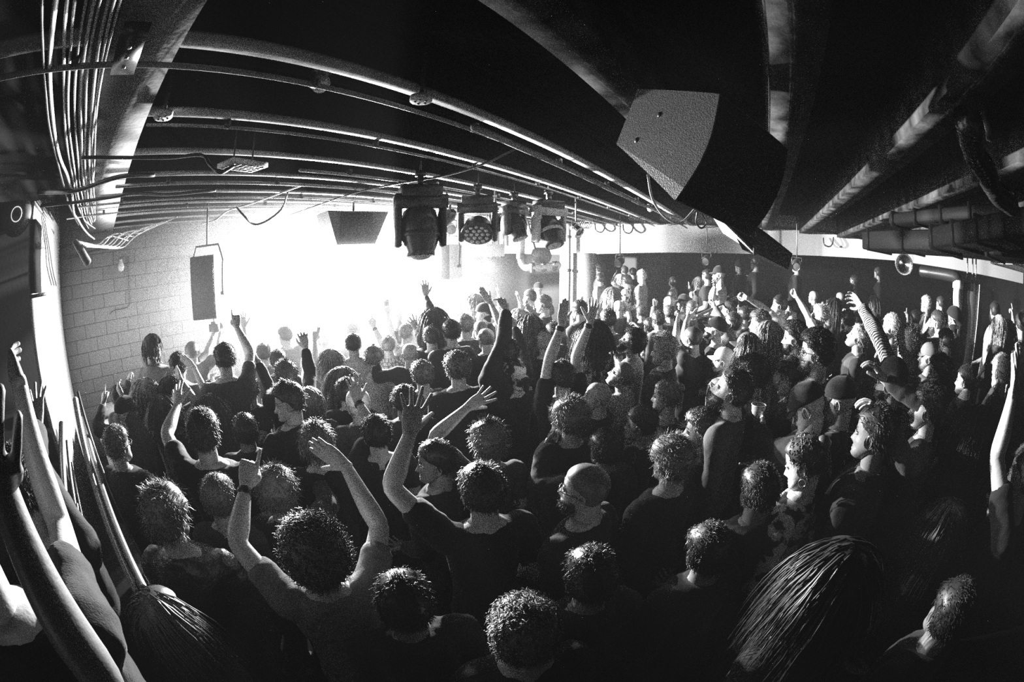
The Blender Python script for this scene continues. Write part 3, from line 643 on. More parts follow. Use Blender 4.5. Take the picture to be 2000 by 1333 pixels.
# --- moving head lights
def moving_head(px, py, d, sc_, tilt, pan, label, wash=False, pale=False):
    p = at(px, py, d); o = thing('moving_head_light', p, label, 'stage light', math.atan2(p[1], p[0])-PI/2+pan)
    m = mat('fixture_black', .018, .4, spec=.5, bump=.1); s = sc_
    b_ = MB(); b_.box((0, 0, .27*s), (.30*s, .20*s, .09*s)); x = b_.build('base', m, o, False); x.modifiers.new('b', 'BEVEL').width = .012
    y = MB()
    y.box((0, 0, .195*s), (.38*s, .18*s, .10*s))
    for sx in (-1, 1):
        V, Q = loft([(-.14, .012, .03, 0, 0), (-.13, .03, .075, 0, 0), (.0, .034, .085, 0, 0), (.15, .032, .07, 0, -.0), (.225, .03, .06, 0, 0), (.228, .003, .01, 0, 0)], 14); y.add(V*s+np.array([sx*.165*s, 0, 0]), Q)
    y.build('yoke', mat('fixture_pale', .6, .5) if pale else m, o)
    A_ = Matrix.Rotation(tilt, 3, 'X'); ax = np.array(A_ @ Vector((0, 0, 1)))
    V, Q = lathe([(.001, -.15), (.06, -.148), (.10, -.11), (.115, -.03), (.118, .04), (.105, .10), (.085, .16), (.086, .185), (.07, .187), (.001, .175)] if not wash else [(.001, -.09), (.07, -.085), (.105, -.04), (.118, .03), (.128, .06), (.128, .085), (.12, .088), (.001, .08)], 26, -ax)
    V = V*np.array([1.22, 1.22, 1.12]); h = mk('lamp_head', V*s, Q, mat('fixture_shell', .03, .3, spec=.5), o)
    if wash:
        lens = MB(); pts = [(0, 0)]+[(.045*math.cos(a), .045*math.sin(a)) for a in np.linspace(0, 2*PI, 7)[:-1]]+[(.088*math.cos(a), .088*math.sin(a)) for a in np.linspace(0, 2*PI, 13)[:-1]]
        R_ = np.array(Vector(-ax).to_track_quat('Z', 'Y').to_matrix())
        for u_, v_ in pts:
            V, Q = lathe([(.021, 0), (.019, .008), (.012, .013), (.001, .015)], 12, None, (u_*1.2, v_*1.2, .095)); lens.add((V @ R_.T)*s, Q)
        lens.build('lens_array', mat('lens_clear', .5, .15, spec=.8), h)
    else:
        V, Q = lathe([(.066, .186), (.05, .198), (.03, .204), (.001, .206)], 20, -ax); mk('lens', V*s*1.14, Q, mat('lens_clear', .5, .15, spec=.8), h)
        V, Q = lathe([(.120, .03), (.124, .04), (.124, .055), (.118, .062)], 26, -ax); mk('trim_ring', V*s*1.2, Q, mat('fixture_pale', .6, .5) if pale else m, h)
    c_ = MB(); c_.box((0, 0, .35*s), (.05, .05, .10*s)); c_.box((0, 0, .41*s), (.09, .07, .05)); c_.tube([(0, 0, .4*s), (0, 0, 3.67-p[2])], .012, 6); c_.build('clamp', M_BLKMET, o, False)
    return o
moving_head(820, 446, 3.9, 1.25, math.radians(-8), .2, 'largest moving head stage light, domed and hanging lowest above the crowd')
moving_head(933, 445, 4.7, 1.12, math.radians(-42), -.1, 'moving head wash light with round cluster of lenses', wash=True)
moving_head(1004, 440, 5.3, .95, math.radians(-28), .9, 'slim moving head light tilted left beside the bent drain pipe')
moving_head(1072, 448, 5.3, 1.15, math.radians(-30), .6, 'pale-yoked moving head light pointing down beside the white column', pale=True)
def par(px, py, d, aim, label, sc_=1.0, m=None):
    p = at(px, py, d); o = thing('par_lamp', p, label, 'stage light'); ax = unit(aim)
    V, Q = lathe([(.001, -.13), (.05, -.125), (.085, -.06), (.095, .10), (.092, .12), (.084, .10), (.001, .085)], 20, ax); mk('can', V*sc_, Q, m or M_BLKMET, o)
    y = MB(); side = unit(np.cross(ax, (0, 0, 1))); y.tube([side*.11*sc_, side*.11*sc_+np.array([0, 0, .14*sc_]), -side*.11*sc_+np.array([0, 0, .14*sc_]), -side*.11*sc_], .010, 6); y.tube([(0, 0, .14*sc_), (0, 0, 3.67-p[2])], .012, 6); y.build('bracket', M_BLKMET, o)
    V, Q = lathe([(.08, .10), (.04, .108), (.001, .11)], 16, ax); mk('lens', V*sc_, Q, mat('lens_dark', .06, .2, spec=.6), o); return o
par(872, 425, 5.2, (-.6, .3, -.5), 'round black lamp hanging just right of the largest moving head', 1.0)
par(967, 432, 5.4, (.7, .2, -.6), 'square-nosed black lamp tilted between wash light and slim light', 1.0)
par(1125, 448, 6.2, (-.2, -.8, -.5), 'chrome lamp hanging at the column top beside coiled cable', .8, mat('chrome', .8, .15, metal=1.0))
par(1211, 511, 8.4, (-.8, .2, -.4), 'dark lamp hung under the lintel over the platform, left one', .9)
par(1380, 507, 8.4, (-.8, .2, -.4), 'dark lamp hung under the lintel over the man in white', .9)
par(1556, 517, 8.0, (-.8, .2, -.4), 'dark lamp hung under the lintel behind the hanging speaker', .9)
par(880, 445, 6.5, (-.5, -.6, -.4), 'small lamp hung behind the big moving head', .8)
# twin blinder lamps in the glare
o = thing('blinder_lamp', at(652, 438, 7.0), 'pair of round lamps glowing in the white glare', 'stage light', HDG-PI/2)
for sx in (-1, 1): v, q = lathe([(.001, -.05), (.085, -.04), (.10, .05), (.088, .05), (.001, .04)], 20, (0, -1, -.15), (sx*.14, 0, 0)); mk('reflector', v, q, mat('blinder_glow', .8, emit=6.0), o)
g = MB(); g.box((0, .03, 0), (.56, .05, .26)); g.tube([(0, .04, .1), (0, .04, 3.67-o.location[2])], .012, 6); g.build('housing', mat('speaker_white', .8), o, False)
# visible lenses of the stage lamps and of the added column spot, on short bars
for k_, L_ in enumerate(LAMPS):
    p = np.array(L_.location); o = thing('stage_flood', p+np.array([0, .16, 0]), '%s flood lamp of the row lighting the stage' % ('first', 'second', 'third', 'added fourth')[k_], 'stage light', group='flood lamps over the stage')
    g = MB(); g.box((0, .06, 0), (.34, .10, .26)); g.tube([(0, .06, .1), (0, .06, 3.67-p[2])], .012, 6); g.build('housing', M_BLKMET, o, False)
    v, q = lathe([(.12, 0), (.11, .015), (.001, .02)], 18, (0, -1, 0)); mk('lens', v, q, mat('flood_glow', .8, emit=25.0), o)
# --- ceiling fittings
def globe(px, py, z, r, label):
    p = at_z(px, py, z); o = thing('globe_lamp', p, label, 'lamp'); v, q = lathe([(.001, -r), (r*.5, -r*.86), (r*.86, -r*.5), (r, 0), (r*.86, r*.5), (r*.55, r*.82), (r*.5, r*.95)], 22); mk('glass_globe', v, q, mat('opal_glass', .75, .25, spec=.6), o)
    v, q = lathe([(r*.5, r*.8), (r*.62, r*.85), (r*.62, r*1.2), (r*1.1, r*1.25), (r*1.1, r*1.4), (.012, r*1.42), (.012, 3.67-z)], 20); mk('fitting', v, q, M_BLKMET, o); return o
globe(626, 163, 3.42, .055, 'frosted globe bulb on the ceiling near the upper rail')
globe(1270, 408, 3.30, .05, 'small frosted globe bulb left of the huge hanging speaker')
def disc(px, py, z, label):
    o = thing('junction_box', at_z(px, py, z), label, 'ceiling box'); v, q = lathe([(.001, 0), (.05, 0), (.054, .006), (.054, .03), (.001, .03)], 24); mk('cover_plate', v, q, mat('speaker_white', .8), o)
    for a in np.linspace(0, 6.28, 6)[:-1]: v, q = lathe([(.001, -.004), (.007, -.004), (.007, .002), (.001, .002)], 8, None, (.028*math.cos(a), .028*math.sin(a), 0)); mk('screw_hole', v, q, M_BLKMET, o)
    s = MB(); s.tube([(0, 0, .03), (0, 0, 3.6-o.location[2])], .014, 6); s.build('stem', M_BLKMET, o)
disc(822, 199, 3.22, 'round pale junction box under the long front conduit')
disc(318, 231, 3.24, 'round junction box at the soffit end of the second conduit')
# flat grid flood lamp on a cable
p = at_z(474, 323, 3.12); o = thing('panel_lamp', p, 'flat square grid lamp hanging from a joist with a drooping lead', 'lamp', .3)
g = MB(); g.box((0, 0, 0), (.30, .18, .03)); g.build('housing', mat('speaker_white', .8), o, False); g = MB()
for i in range(6): g.box((-.12+.048*i, 0, -.018), (.005, .16, .006))
for i in range(4): g.box((0, -.06+.04*i, -.018), (.27, .005, .006))
g.build('grid_guard', M_STEEL, o, False); 
for sx in (-1, 1): g = MB(); g.tube([(.08*sx, 0, .01), (.08*sx, 0, .5)], .006, 6); g.build('hanging_rod', M_BLKMET, o)
# conduits along the joists
cond = [(1.53, -.75, 9.2, 3.235, .013, 'long pale conduit under the nearest steel joist'), (2.27, .2, 9.2, 3.26, .010, 'conduit under the second steel joist'), (3.0, 1.6, 9.0, 3.22, .014, 'scaffold bar under the third joist carrying lamps'), (3.64, .1, 8.5, 3.24, .016, 'dark pipe under the fourth joist'), (4.42, -.3, 8.5, 3.25, .012, 'pipe with clipped cable under the fifth joist'), (5.05, -.5, 8, 3.26, .012, 'pipe under the sixth joist')]
for y, x0, x1, z, r, lb in cond:
    xs = np.linspace(x0, x1, 12); o = thing('conduit', (x0, y, z), lb, 'pipe', group='conduits along the ceiling'); v, q = tube(np.stack([xs-x0, 0*xs, 0*xs], 1), r, 8); mk('pipe', v, q, M_JOIST if y < 2.5 else M_STEEL, o)
    for x in np.arange(x0+.5, x1, 1.1):
        g = MB(); g.box((x-x0, 0, .02), (.03, r*3.4, .04+r)); g.build('pipe_clip', M_BLKMET, o, False)
v = at_z(940, 250, 3.16); P_ = [at_z(a, b_, 3.16) for a, b_ in ((925, 248), (1010, 285), (1120, 335), (1250, 398), (1340, 432))]
cable('lighting_bar', P_, .022, 'dark round bar hung below the front conduit', 'bar', M_JOIST, sm=2, seg=8)
for q_ in (P_[1], P_[3]): pass
o = thing('bracket', at_z(252, 97, 3.2), 'black unistrut bracket crossing the wide pipe on the soffit', 'bracket'); g = MB(); g.box((0, 0, 0), (.10, .26, .06)); g.build('channel', M_BLKMET, o, False)
for i in (-1, 0, 1): v, q = lathe([(.001, -.035), (.008, -.035), (.008, .03), (.001, .03)], 8, None, (0, .07*i, 0)); mk('bolt', v, q, M_STEEL, o)
# cable bundle along the soffit's left edge
for i, (xo, r, m_, up) in enumerate([(-.36, .012, M_CABLEW, 3.25), (-.31, .008, M_CABLEW, 3.27), (-.285, .007, M_CABLEW, 3.27), (-.25, .007, M_CABLEW, 3.28), (-.215, .008, M_CABLEW, 3.28), (-.19, .007, M_CABLEW, 3.28), (-.155, .009, M_CABLEW, 3.28), (-.135, .007, M_CABLEW, 3.28), (-.395, .008, M_CABLE, 3.24), (-.12, .006, M_CABLEW, 3.28)]):
    ys = np.linspace(.35, 6.3-.12*i, 16); w_ = .004*np.sin(ys*4+i)+.02*(i == 0)*np.sin(ys*2.2)
    P_ = np.stack([xo+w_+.25*np.clip((ys-4.5)/2, 0, 1)**2*(1 if i in (0, 1, 8) else .3), ys, up-.012*np.abs(np.sin(ys*3+i))-.10*np.clip((ys-5.2), 0, 2)*(i in (0, 8))], 1)
    lb = ('thick pale cable at the outer side of the soffit bundle', 'thin cable next inside the thick pale one', 'third cable of the soffit bundle', 'fourth cable of the soffit bundle', 'fifth cable of the soffit bundle', 'sixth cable of the soffit bundle', 'thicker cable near the inner side of the soffit bundle', 'thin cable beside the thicker inner one', 'black cable outermost on the soffit bundle', 'innermost cable of the soffit bundle')[i]
    cable('cable', P_, r, lb, m=m_, group='cables clipped along the soffit', sm=3)
for i, y in enumerate(np.arange(.8, 6.2, .45)): pass
def pxc(name, pts, z, r, label, m=None, cat='cable', group=None, sag=0): # pts: pixels on plane z
    P_ = np.array([at_z(a, b_, z) if len(t) == 0 else at_z(a, b_, t[0]) for a, b_, *t in pts]); return cable(name, P_, r, label, cat, m, group)
pxc('cable', [(160, 308, 3.2), (240, 308, 3.2), (330, 308, 3.2), (392, 303, 3.2), (410, 322, 3.1), (430, 337, 3.02), (455, 325, 3.08)], 3.2, .012, 'black lead drooping to the flat grid lamp', M_CABLE)
pxc('cable', [(75, 375, 3.2), (150, 372, 3.22), (235, 345, 3.24), (300, 342, 3.26)], 3.2, .02, 'thick black cable crossing the soffit before the joists', M_CABLE)
pxc('cable', [(80, 402, 3.2), (150, 395, 3.2), (220, 385, 3.2), (262, 378, 3.22), (330, 380, 3.22), (420, 372, 3.26)], 3.2, .016, 'twisted black cable pair crossing the soffit', M_CABLE)
pxc('cable', [(1007, 290, 3.27), (940, 322, 3.2), (860, 345, 3.2), (770, 360, 3.2), (690, 378, 3.2), (610, 405, 3.18), (545, 428, 3.16)], 3.2, .010, 'long dark cable strung diagonally across the joists', M_CABLE)
pxc('cable', [(590, 362, 3.24), (540, 380, 3.22), (490, 398, 3.2), (445, 412, 3.2), (420, 430, 3.1), (395, 437, 3.1)], 3.2, .010, 'pale cable running diagonally down to the glare', M_CABLEW)
pxc('cable', [(562, 375, 3.24), (550, 408, 3.1), (520, 432, 2.98), (495, 438, 2.96), (475, 420, 3.05), (462, 405, 3.2)], 3.2, .012, 'black cable hanging in a loop before the glare', M_CABLE)
pxc('cable', [(765, 415, 3.2), (775, 430, 3.0), (770, 445, 2.95), (762, 465, 2.86), (772, 462, 2.86), (776, 440, 2.98), (768, 425, 3.1)], 3.2, .008, 'thin cable loop hanging left of the largest moving head', M_CABLE)
P_ = [at(1265, 341, 2.3), at(1275, 390, 2.35), at(1300, 425, 2.4), at(1330, 435, 2.5), at(1358, 408, 2.6)]; cable('cable', P_, .007, 'pale cable hanging in a loop under the huge loudspeaker', m=M_CABLEW)
P_ = [at(1362, 415, 2.7), at(1360, 435, 2.75), at(1370, 446, 2.75), at(1380, 435, 2.75), at(1372, 418, 2.7)]; cable('cable', P_, .006, 'small coiled black cable between the two flown loudspeakers')
P_ = np.array([at_x(x, y, 9.28) for x, y in ((1110, 437), (1200, 436), (1300, 436), (1400, 440), (1500, 445), (1600, 452), (1690, 468))]); cable('cable', P_, .022, 'black cable run along the top of the pale lintel')
for i, (x, y) in enumerate(((1170, 440), (1225, 442), (1616, 468))): P_ = [at_x(x-8, y-3, 9.25), at_x(x-6, y+10, 9.2), at_x(x+4, y+14, 9.2), at_x(x+10, y+8, 9.2), at_x(x+12, y-4, 9.25)]; cable('cable', P_, .015, ('slack loop of cable just right of the column top', 'slack loop of cable above the pale lintel', 'ring of cable hanging at the right part of the lintel')[i])
P_ = [at(1140+8*math.cos(a)+a*.6, 437+9*math.sin(a), 6.2) for a in np.linspace(0, 19, 40)]; cable('coiled_cable', P_, .006, 'pale coiled cable beside the chrome lamp', m=M_CABLEW, sm=0)
r_ = np.random.RandomState(4)
for i in range(7):
    P_ = [at_z(150+3*i, 470+2*i, 3.0-.03*i), at_z(190+8*i, 478+i, 2.93), at_z(215+9*i, 462-5*i % 9, 3.0), at_z(250-3*i, 470-6*i, 3.0)+np.array([.1*i, 0, 0])]
    cable('cable', P_, .007, ('tangled cable in the corner above the block wall, ' + ('lowest strand', 'second strand', 'third strand', 'fourth strand', 'fifth strand', 'sixth strand', 'top strand')[i]), m=M_CABLEW, group='tangled cables in the wall corner')
P_ = [at_y(118, 500, 7.0), at_y(150, 500, 7.0), at_y(190, 488, 7.0), at_y(240, 480, 7.0)]; cable('cable', P_, .012, 'black cable along the top of the block wall')
o = thing('fluorescent_tube', at(160, 492, 4.4), 'dark tubular fitting dangling from the cable bundle corner', 'fitting'); g = MB(); g.tube([rel(o, at(146, 472, 4.4)), rel(o, at(156, 486, 4.4)), rel(o, at(172, 514, 4.4))], [.03, .04, .045], 10); g.build('housing', mat('speaker_grey', .1), o)
o = thing('wall_lamp', at_y(236, 520, 6.98), 'small bulb lamp mounted on the block wall', 'lamp'); v, q = lathe([(.001, -.09), (.045, -.07), (.06, -.02), (.045, .03), (.025, .05), (.025, .09)], 18, None, (0, -.08, 0)); mk('glass_globe', v, q, mat('opal_glass', .75, .25), o); g = MB(); g.tube([(0, .06, .12), (0, -.06, .12), (0, -.08, .07)], .02, 8); g.build('arm', mat('speaker_grey', .1), o)
P_ = [at_y(250, 500, 7.03), at_y(251, 560, 7.03), at_y(252, 595, 7.03), at_y(240, 603, 7.03), at_y(222, 607, 7.03), at_y(214, 614, 7.03)]; cable('cable', P_, .006, 'thin dark cable stapled down the block wall')
# round ring speaker on black wall, black box on the white return
o = thing('wall_speaker', at_y(32, 420, 4.12), 'round dark wall disc with a white ring at its centre', 'wall speaker', group=None)
v, q = lathe([(.001, .07), (.10, .065), (.17, .04), (.185, 0), (.185, -.05), (.001, -.05)], 30, (.25, -1, -.1)); mk('disc_body', v, q, mat('disc_grey', .06, .6), o)
v, q = lathe([(.058, .072), (.058, .078), (.066, .078), (.066, .070)], 30, (.25, -1, -.1)); mk('ring', v, q, mat('ring_glow', .9, emit=.8), o)
o = thing('junction_cabinet', (-.80, 4.35, 2.85), 'black box cut into the upper white wall corner', 'cabinet'); g = MB(); g.box((-.01, .03, 0), (.06, .46, .62)); g.build('cabinet_body', M_BLK, o, False); g = MB(); g.box((.04, .0, -.335), (.16, .46, .03)); g.build('bottom_flange', M_STEEL, o, False)
for i, (a, b_) in enumerate(((78, 388), (84, 400), (90, 398))): P_ = [(-.79, at_y(a, b_, 4.6)[1]+.15*i, 3.25), (-.77, 4.9+.2*i, 3.0), (-.79, 5.2+.3*i, 2.8), (-.79, 5.6+.3*i, 2.62)]; cable('cable', P_, .008, ('pale cable running down the white wall top, nearest', 'pale cable running down the white wall top, middle', 'pale cable running down the white wall top, furthest in')[i], m=M_CABLE)
# merch / monitor desk by the block wall
o = thing('desk', (0, 0, 0), 'pale-topped desk standing before the block wall at far side of crowd', 'table'); o.location = (-.1, 4.9, 0)
g = MB(); g.box((.25, .6, .96), (1.0, 1.5, .05)); g.build('top', mat('desk_top', .6, .5), o, False); g = MB(); g.box((.25, -.13, .48), (.96, .03, .92)); g.box((-.22, .6, .48), (.03, 1.44, .92)); g.box((.72, .6, .48), (.03, 1.44, .92)); g.build('side_panel', M_WHITE, o, False)
o = thing('laptop_case', (-.2, 5.6, .986), 'small flat dark case lying on the pale desk', 'case', .3); g = MB(); g.box((0, 0, .02), (.34, .24, .04)); x = g.build('body', mat('speaker_grey', .1), o, False); x.modifiers.new('b', 'BEVEL').width = .01; g = MB(); g.box((0, -.125, .02), (.08, .015, .02)); g.build('handle', M_BLKMET, o)
# poles and hanging straps at the foot of the white wall
POL = [((121, 828), (125, 900), (160, 1070), (218, 1333), .020, 2.2, M_STEEL, 'long steel pole leaning nearest the photographer'), ((131, 862), (136, 920), (146, 985), None, .012, 2.6, M_STEEL, 'thin rod just right of the long steel pole'), ((140, 905), (150, 960), (160, 1010), None, .010, 2.6, M_BLKMET, 'dark thin rod in the leaning bundle'),
 ((150, 985), (165, 1075), (190, 1170), None, .008, 2.2, M_STEEL, 'rod in the middle of the leaning bundle'), ((170, 1030), (190, 1110), (215, 1200), None, .008, 2.2, M_STEEL, 'rod right of centre in the leaning bundle'), ((188, 1080), (205, 1150), (232, 1220), None, .007, 2.2, M_STEEL, 'outer right rod of the leaning bundle'),
 ((205, 1230), (222, 1290), (240, 1345), None, .009, 1.9, M_STEEL, 'lowest short rod of the leaning bundle'), ((147, 780), (160, 850), (188, 960), None, .022, 3.0, M_WHITE, 'pale flat batten against the white wall'), ((152, 766), (168, 800), (200, 920), None, .012, 3.2, M_BLKMET, 'black stand pole leaning before the desk'), ((162, 820), (166, 840), (170, 855), None, .025, 3.3, M_STEEL, 'short steel tube end by the desk')]
for a, b_, c, e, r, d, m_, lb in POL:
    P_ = [at(*a, d), at(*b_, d*.98), at(*c, d*.94)]+([at(*e, d*.9)] if e else [])
    P_ = np.array(P_); dn = unit(P_[-1]-P_[0]); t_ = max(0, (P_[-1][2]-.02)/max(-dn[2], .2)); L0 = P_[0]; L1 = P_[-1]+dn*t_; o = cable('pole', [L0, L1], r, lb, 'pole', m_, 'poles leaning at the white wall', sm=0, seg=12)
# illuminated sign behind the crowd
sp_ = at(925, 516, 10.6); o = thing('exit_sign', sp_, 'small dark lit sign reading Ladies with an arrow', 'sign', HDG-PI/2-.1)
g = MB(); g.box((0, 0, 0), (.62, .05, .17)); g.build('sign_box', M_BLK, o, False)
for sx in (-1, 1): g = MB(); g.tube([(.25*sx, 0, .08), (.25*sx, 0, 3.67-sp_[2])], .008, 6); g.build('hanging_rod', M_BLKMET, o)
fc = bpy.data.curves.new('lettering', 'FONT'); fc.body = 'Ladies \u2192'; fc.size = .13; fc.align_x = 'CENTER'; fc.align_y = 'CENTER'; fc.extrude = .003; fo = link('t', fc); me_ = bpy.data.meshes.new_from_object(fo.evaluated_get(bpy.context.evaluated_depsgraph_get())); bpy.data.objects.remove(fo); me_.materials.clear(); me_.materials.append(mat('sign_glow', .9, emit=3)); t_ = link('lettering', me_, o); t_.location = (0, -.03, 0); t_.rotation_euler = (PI/2, 0, 0)
# bent drain pipe by the column
P_ = [at(1018, 420, 8.3), at(1018, 470, 8.3), at(1018, 505, 8.3), at(1024, 520, 8.25), at(1040, 523, 8.2), at(1075, 521, 8.2), at(1092, 518, 8.2)]; o = thing('drain_pipe', P_[0], 'pale bent drain pipe hanging left of the white column', 'pipe')
v, q = tube(rel(o, P_), .075, 14, 5); mk('pipe', v, q, mat('pipe_pale', .6, .5), o)
for a, b_ in ((1018, 501), (1040, 523), (1062, 522), (1084, 520)): p_ = rel(o, at(a, b_, 8.22)); ax = (0, 0, 1) if a == 1018 else tuple(unit(at(1092, 518, 8.2)-at(1040, 523, 8.2))); v, q = lathe([(.07, -.05), (.095, -.05), (.095, .05), (.07, .05)], 16, ax, p_); mk('coupling', v, q, mat('pipe_dark', .15, .5), o)
P_ = [at(1046, 500, 8.6), at(1068, 500, 8.6)]; o = thing('air_unit', P_[0], 'dark canister unit beside the bent drain pipe', 'vent'); v, q = tube(rel(o, P_), [.17, .17], 18); mk('drum', v, q, mat('pipe_dark', .15, .5), o); g = MB(); g.tube([rel(o, at(1030, 430, 8.6)), rel(o, at(1048, 495, 8.6))], .02, 6); g.build('support_strut', M_BLKMET, o)
P_ = [at_x(1112, 440, 9.2), at_x(1112, 500, 9.2), at_x(1112, 570, 9.2)]; o = thing('downpipe', (P_[0][0], P_[0][1], 2.0), 'thin dark vertical pipe clipped to the white column', 'pipe'); v, q = tube(rel(o, [P_[0], (P_[0][0], P_[0][1], .7)]), .035, 10); mk('pipe', v, q, mat('pipe_dark', .15, .5), o)
for z_ in (3.0, 2.2): v, q = lathe([(.034, -.03), (.055, -.03), (.055, .03), (.034, .03)], 14, None, (0, 0, z_-2.0)); mk('pipe_clip', v, q, M_BLKMET, o)
# stuff in the space above the far doorway: ledge, bracket speaker, lamp
o = thing('wall_shelf', at(905, 490, 9.0), 'pale slanted boxing above the dark doorway left of the pipe', 'boxing', math.radians(-50)); g = MB(); g.box((0, 0, 0), (1.7, .35, .26)); x = g.build('boxing', M_WHITE, o, False)
g = MB(); g.box((.2, -.18, .02), (.10, .02, .10)); g.build('socket_plate', mat('speaker_grey', .1), o, False)
o = thing('loudspeaker', at(962, 516, 9.3), 'small dark bracketed loudspeaker above the far doorway', 'loudspeaker', -.5); g = MB(); g.box((0, 0, 0), (.34, .26, .30), Matrix.Rotation(.3, 3, 'X')); g.build('cabinet', mat('speaker_grey', .1), o, False); g = MB(); g.tube([(0, 0, .1), (0, 0, .5)], .02, 6); g.build('bracket', M_BLKMET, o)
o = thing('ceiling_spot', at(948, 521, 9.6), 'tiny bright lamp over the far doorway', 'lamp'); v, q = lathe([(.001, -.05), (.05, -.035), (.06, .0), (.03, .03), (.001, .035)], 14); mk('bulb', v, q, mat('bulb_glow', .9, emit=6), o)
# fluorescent box row high behind moving heads
for i, (a, b_) in enumerate(((968, 465), (985, 468), (1040, 462))): o = thing('hanging_panel', at_x(a, b_, 9.3), ('dark slot panel on the pale wall above the doorway, left', 'dark slot panel beside its twin above the doorway', 'grey panel on the pale wall right of drain pipe')[i], 'panel'); g = MB(); g.box((0, 0, 0), (.05, .16+.1*(i == 2), .34)); g.build('panel_face', mat('speaker_grey', .1), o, False); g = MB(); g.box((-.03, 0, 0), (.02, .02, .3)); g.build('frame', M_BLKMET, o, False)
# railing on the platform
o = thing('handrail', (7.0, .2, .45), 'steel handrail sloping up to the platform beneath the man in white', 'railing'); g = MB(); A1, A2, A3, A4 = at(1352, 622, 6.3), at(1404, 598, 6.6), at(1444, 579, 6.9), at(1440, 612, 6.9)
g.tube(rel(o, [A1, A2, A3]), .022, 8); g.build('top_rail', M_STEEL, o); g = MB(); g.tube(rel(o, [A3, (A3[0], A3[1], .5)]), .018, 8); g.build('post', M_STEEL, o); g = MB(); g.tube(rel(o, [at(1362, 617, 6.3), at(1405, 621, 6.5)]), .020, 8); g.build('lower_rail', M_STEEL, o); g = MB(); g.tube(rel(o, [at(1430, 601, 6.9), at(1500, 605, 6.9)]), .012, 8); g.build('middle_rail', M_STEEL, o)
# right hand side: hung column box, pipe, ducts, pale ceiling patch
p = at(1893, 600, 6.2); o = thing('column_box', (p[0], p[1], 0), 'tall grey boxed column with lit white side at the far right', 'column casing', math.atan2(p[1], p[0])-PI/2+.15); o['kind'] = 'thing'
zt = at(1893, 553, 6.2)[2]; g = MB(); g.box((0, 0, zt/2), (.28, .26, zt)); g.build('casing', mat('casing_grey', .16, .6, bump=.3, bscale=60), o, False); g = MB(); g.box((-.155, 0, zt/2), (.03, .28, zt)); g.build('white_side', M_WHITE, o, False); g = MB(); g.box((.135, -.136, zt/2), (.012, .012, zt)); g.build('edge_strip', M_WHITE, o, False)
g = MB()
for dx in (-.06, .03, .09): g.tube([(dx, 0, zt), (dx, 0, zt+.35)], .012, 6)
g.build('hanging_rod', M_STEEL, o)
P_ = [at(1868, 640, 6.0), at(1869, 580, 6.0), at(1872, 548, 6.0), at(1862, 540, 6.0), at(1800, 530, 6.2)]; o = thing('drain_pipe', P_[0], 'vertical white pipe with elbow left of the boxed column', 'pipe'); v, q = tube(rel(o, [P_[0]-np.array([0, 0, 1.5])]+P_[:3]), .065, 14, 4); mk('pipe', v, q, mat('pipe_pale', .6, .5), o); v, q = lathe([(.06, -.05), (.085, -.05), (.085, .05), (.06, .05)], 16, None, rel(o, at(1871, 556, 6.0))); mk('coupling', v, q, mat('pipe_pale', .6), o); v, q = tube(rel(o, P_[2:]), .075, 12, 4); mk('elbow_pipe', v, q, M_BLKMET, o)
def duct(a, b_, r_w, r_h, label, m=M_BLKMET):
    a, b_ = np.array(a, float), np.array(b_, float); o = thing('air_duct', (a+b_)/2, label, 'duct'); L = np.linalg.norm(b_-a); d = (b_-a)/L
    Rm = np.eye(4); X = unit(np.cross(d, (0, 0, 1))); Rm[:3, 0] = X; Rm[:3, 1] = d; Rm[:3, 2] = np.cross(X, d)
    g = MB(); g.box((0, 0, 0), (r_w, L, r_h), Rm); x = g.build('duct_shell', m, o, False); x.modifiers.new('b', 'BEVEL').width = .02
    for t in np.linspace(-.45, .45, 5): g = MB(); g.box(d*L*t, (r_w+.04, .03, r_h+.04), Rm); g.build('joint_flange', m, o, False)
    return o
M_DUCT = mat('duct_metal', .006, .6, metal=.0, spec=.08, bump=.15, bscale=6)
duct(at(1705, 474, 6.4), at(2060, 492, 4.6), .5, .24, 'long black air duct from the lintel end towards the right', M_DUCT)
duct(at(1840, 472, 4.3), at(2060, 440, 3.2), .42, .18, 'upper black air duct crossing above the long one', M_DUCT)
duct(at(1750, 432, 5.0), at(1990, 418, 3.6), .25, .12, 'slim black duct tucked under the beams at right', M_DUCT)
tag(prism([(0, 0), (1.6, 0), (1.6, .03), (0, .03)], 0, 1.2, 1, 'ceiling_patch', M_WHITE), kind='structure'); bpy.data.objects['ceiling_patch'].location = tuple(at(2010, 520, 4.5)-np.array([.3, 1.5, -.05]))
o = thing('metal_rose', at(1768, 516, 7.2), 'round chrome lamp reflector hung below the lintel end at right', 'lamp'); v, q = lathe([(.001, 0), (.10, .03), (.17, .12), (.165, .125), (.09, .04), (.001, .012)], 22, (-.8, .5, -.1)); mk('reflector', v, q, mat('chrome', .8, .15, metal=1.0), o); g = MB(); g.tube([(0, 0, .05), (0, 0, 3.67-o.location[2])], .015, 6); g.build('stem', M_BLKMET, o)
# crinkled flexible foil hose with strap, top right
P_ = [at(1890, 235, 1.75), at(1900, 290, 1.95), at(1925, 335, 2.2), at(1945, 375, 2.5), at(1975, 400, 2.7)]; C_ = catmull(np.array(P_), 30); rr = .06+.008*np.sin(np.arange(len(C_))*1.6); v, q = tube(C_-C_[0], rr, 20); v = v+vnoise(v, 25, 3)[:, None]*.008
o = thing('flexible_duct', C_[0], 'crinkled black foil hose hanging at the upper right', 'duct'); mk('hose', v, q, mat('foil_black', .05, .22, metal=.6, spec=.8, bump=.6, bscale=12), o); g = MB(); p1 = rel(o, at(1925, 240, 1.75)); g.box(p1, (.02, .03, .13)); g.build('strap_buckle', M_STEEL, o, False)
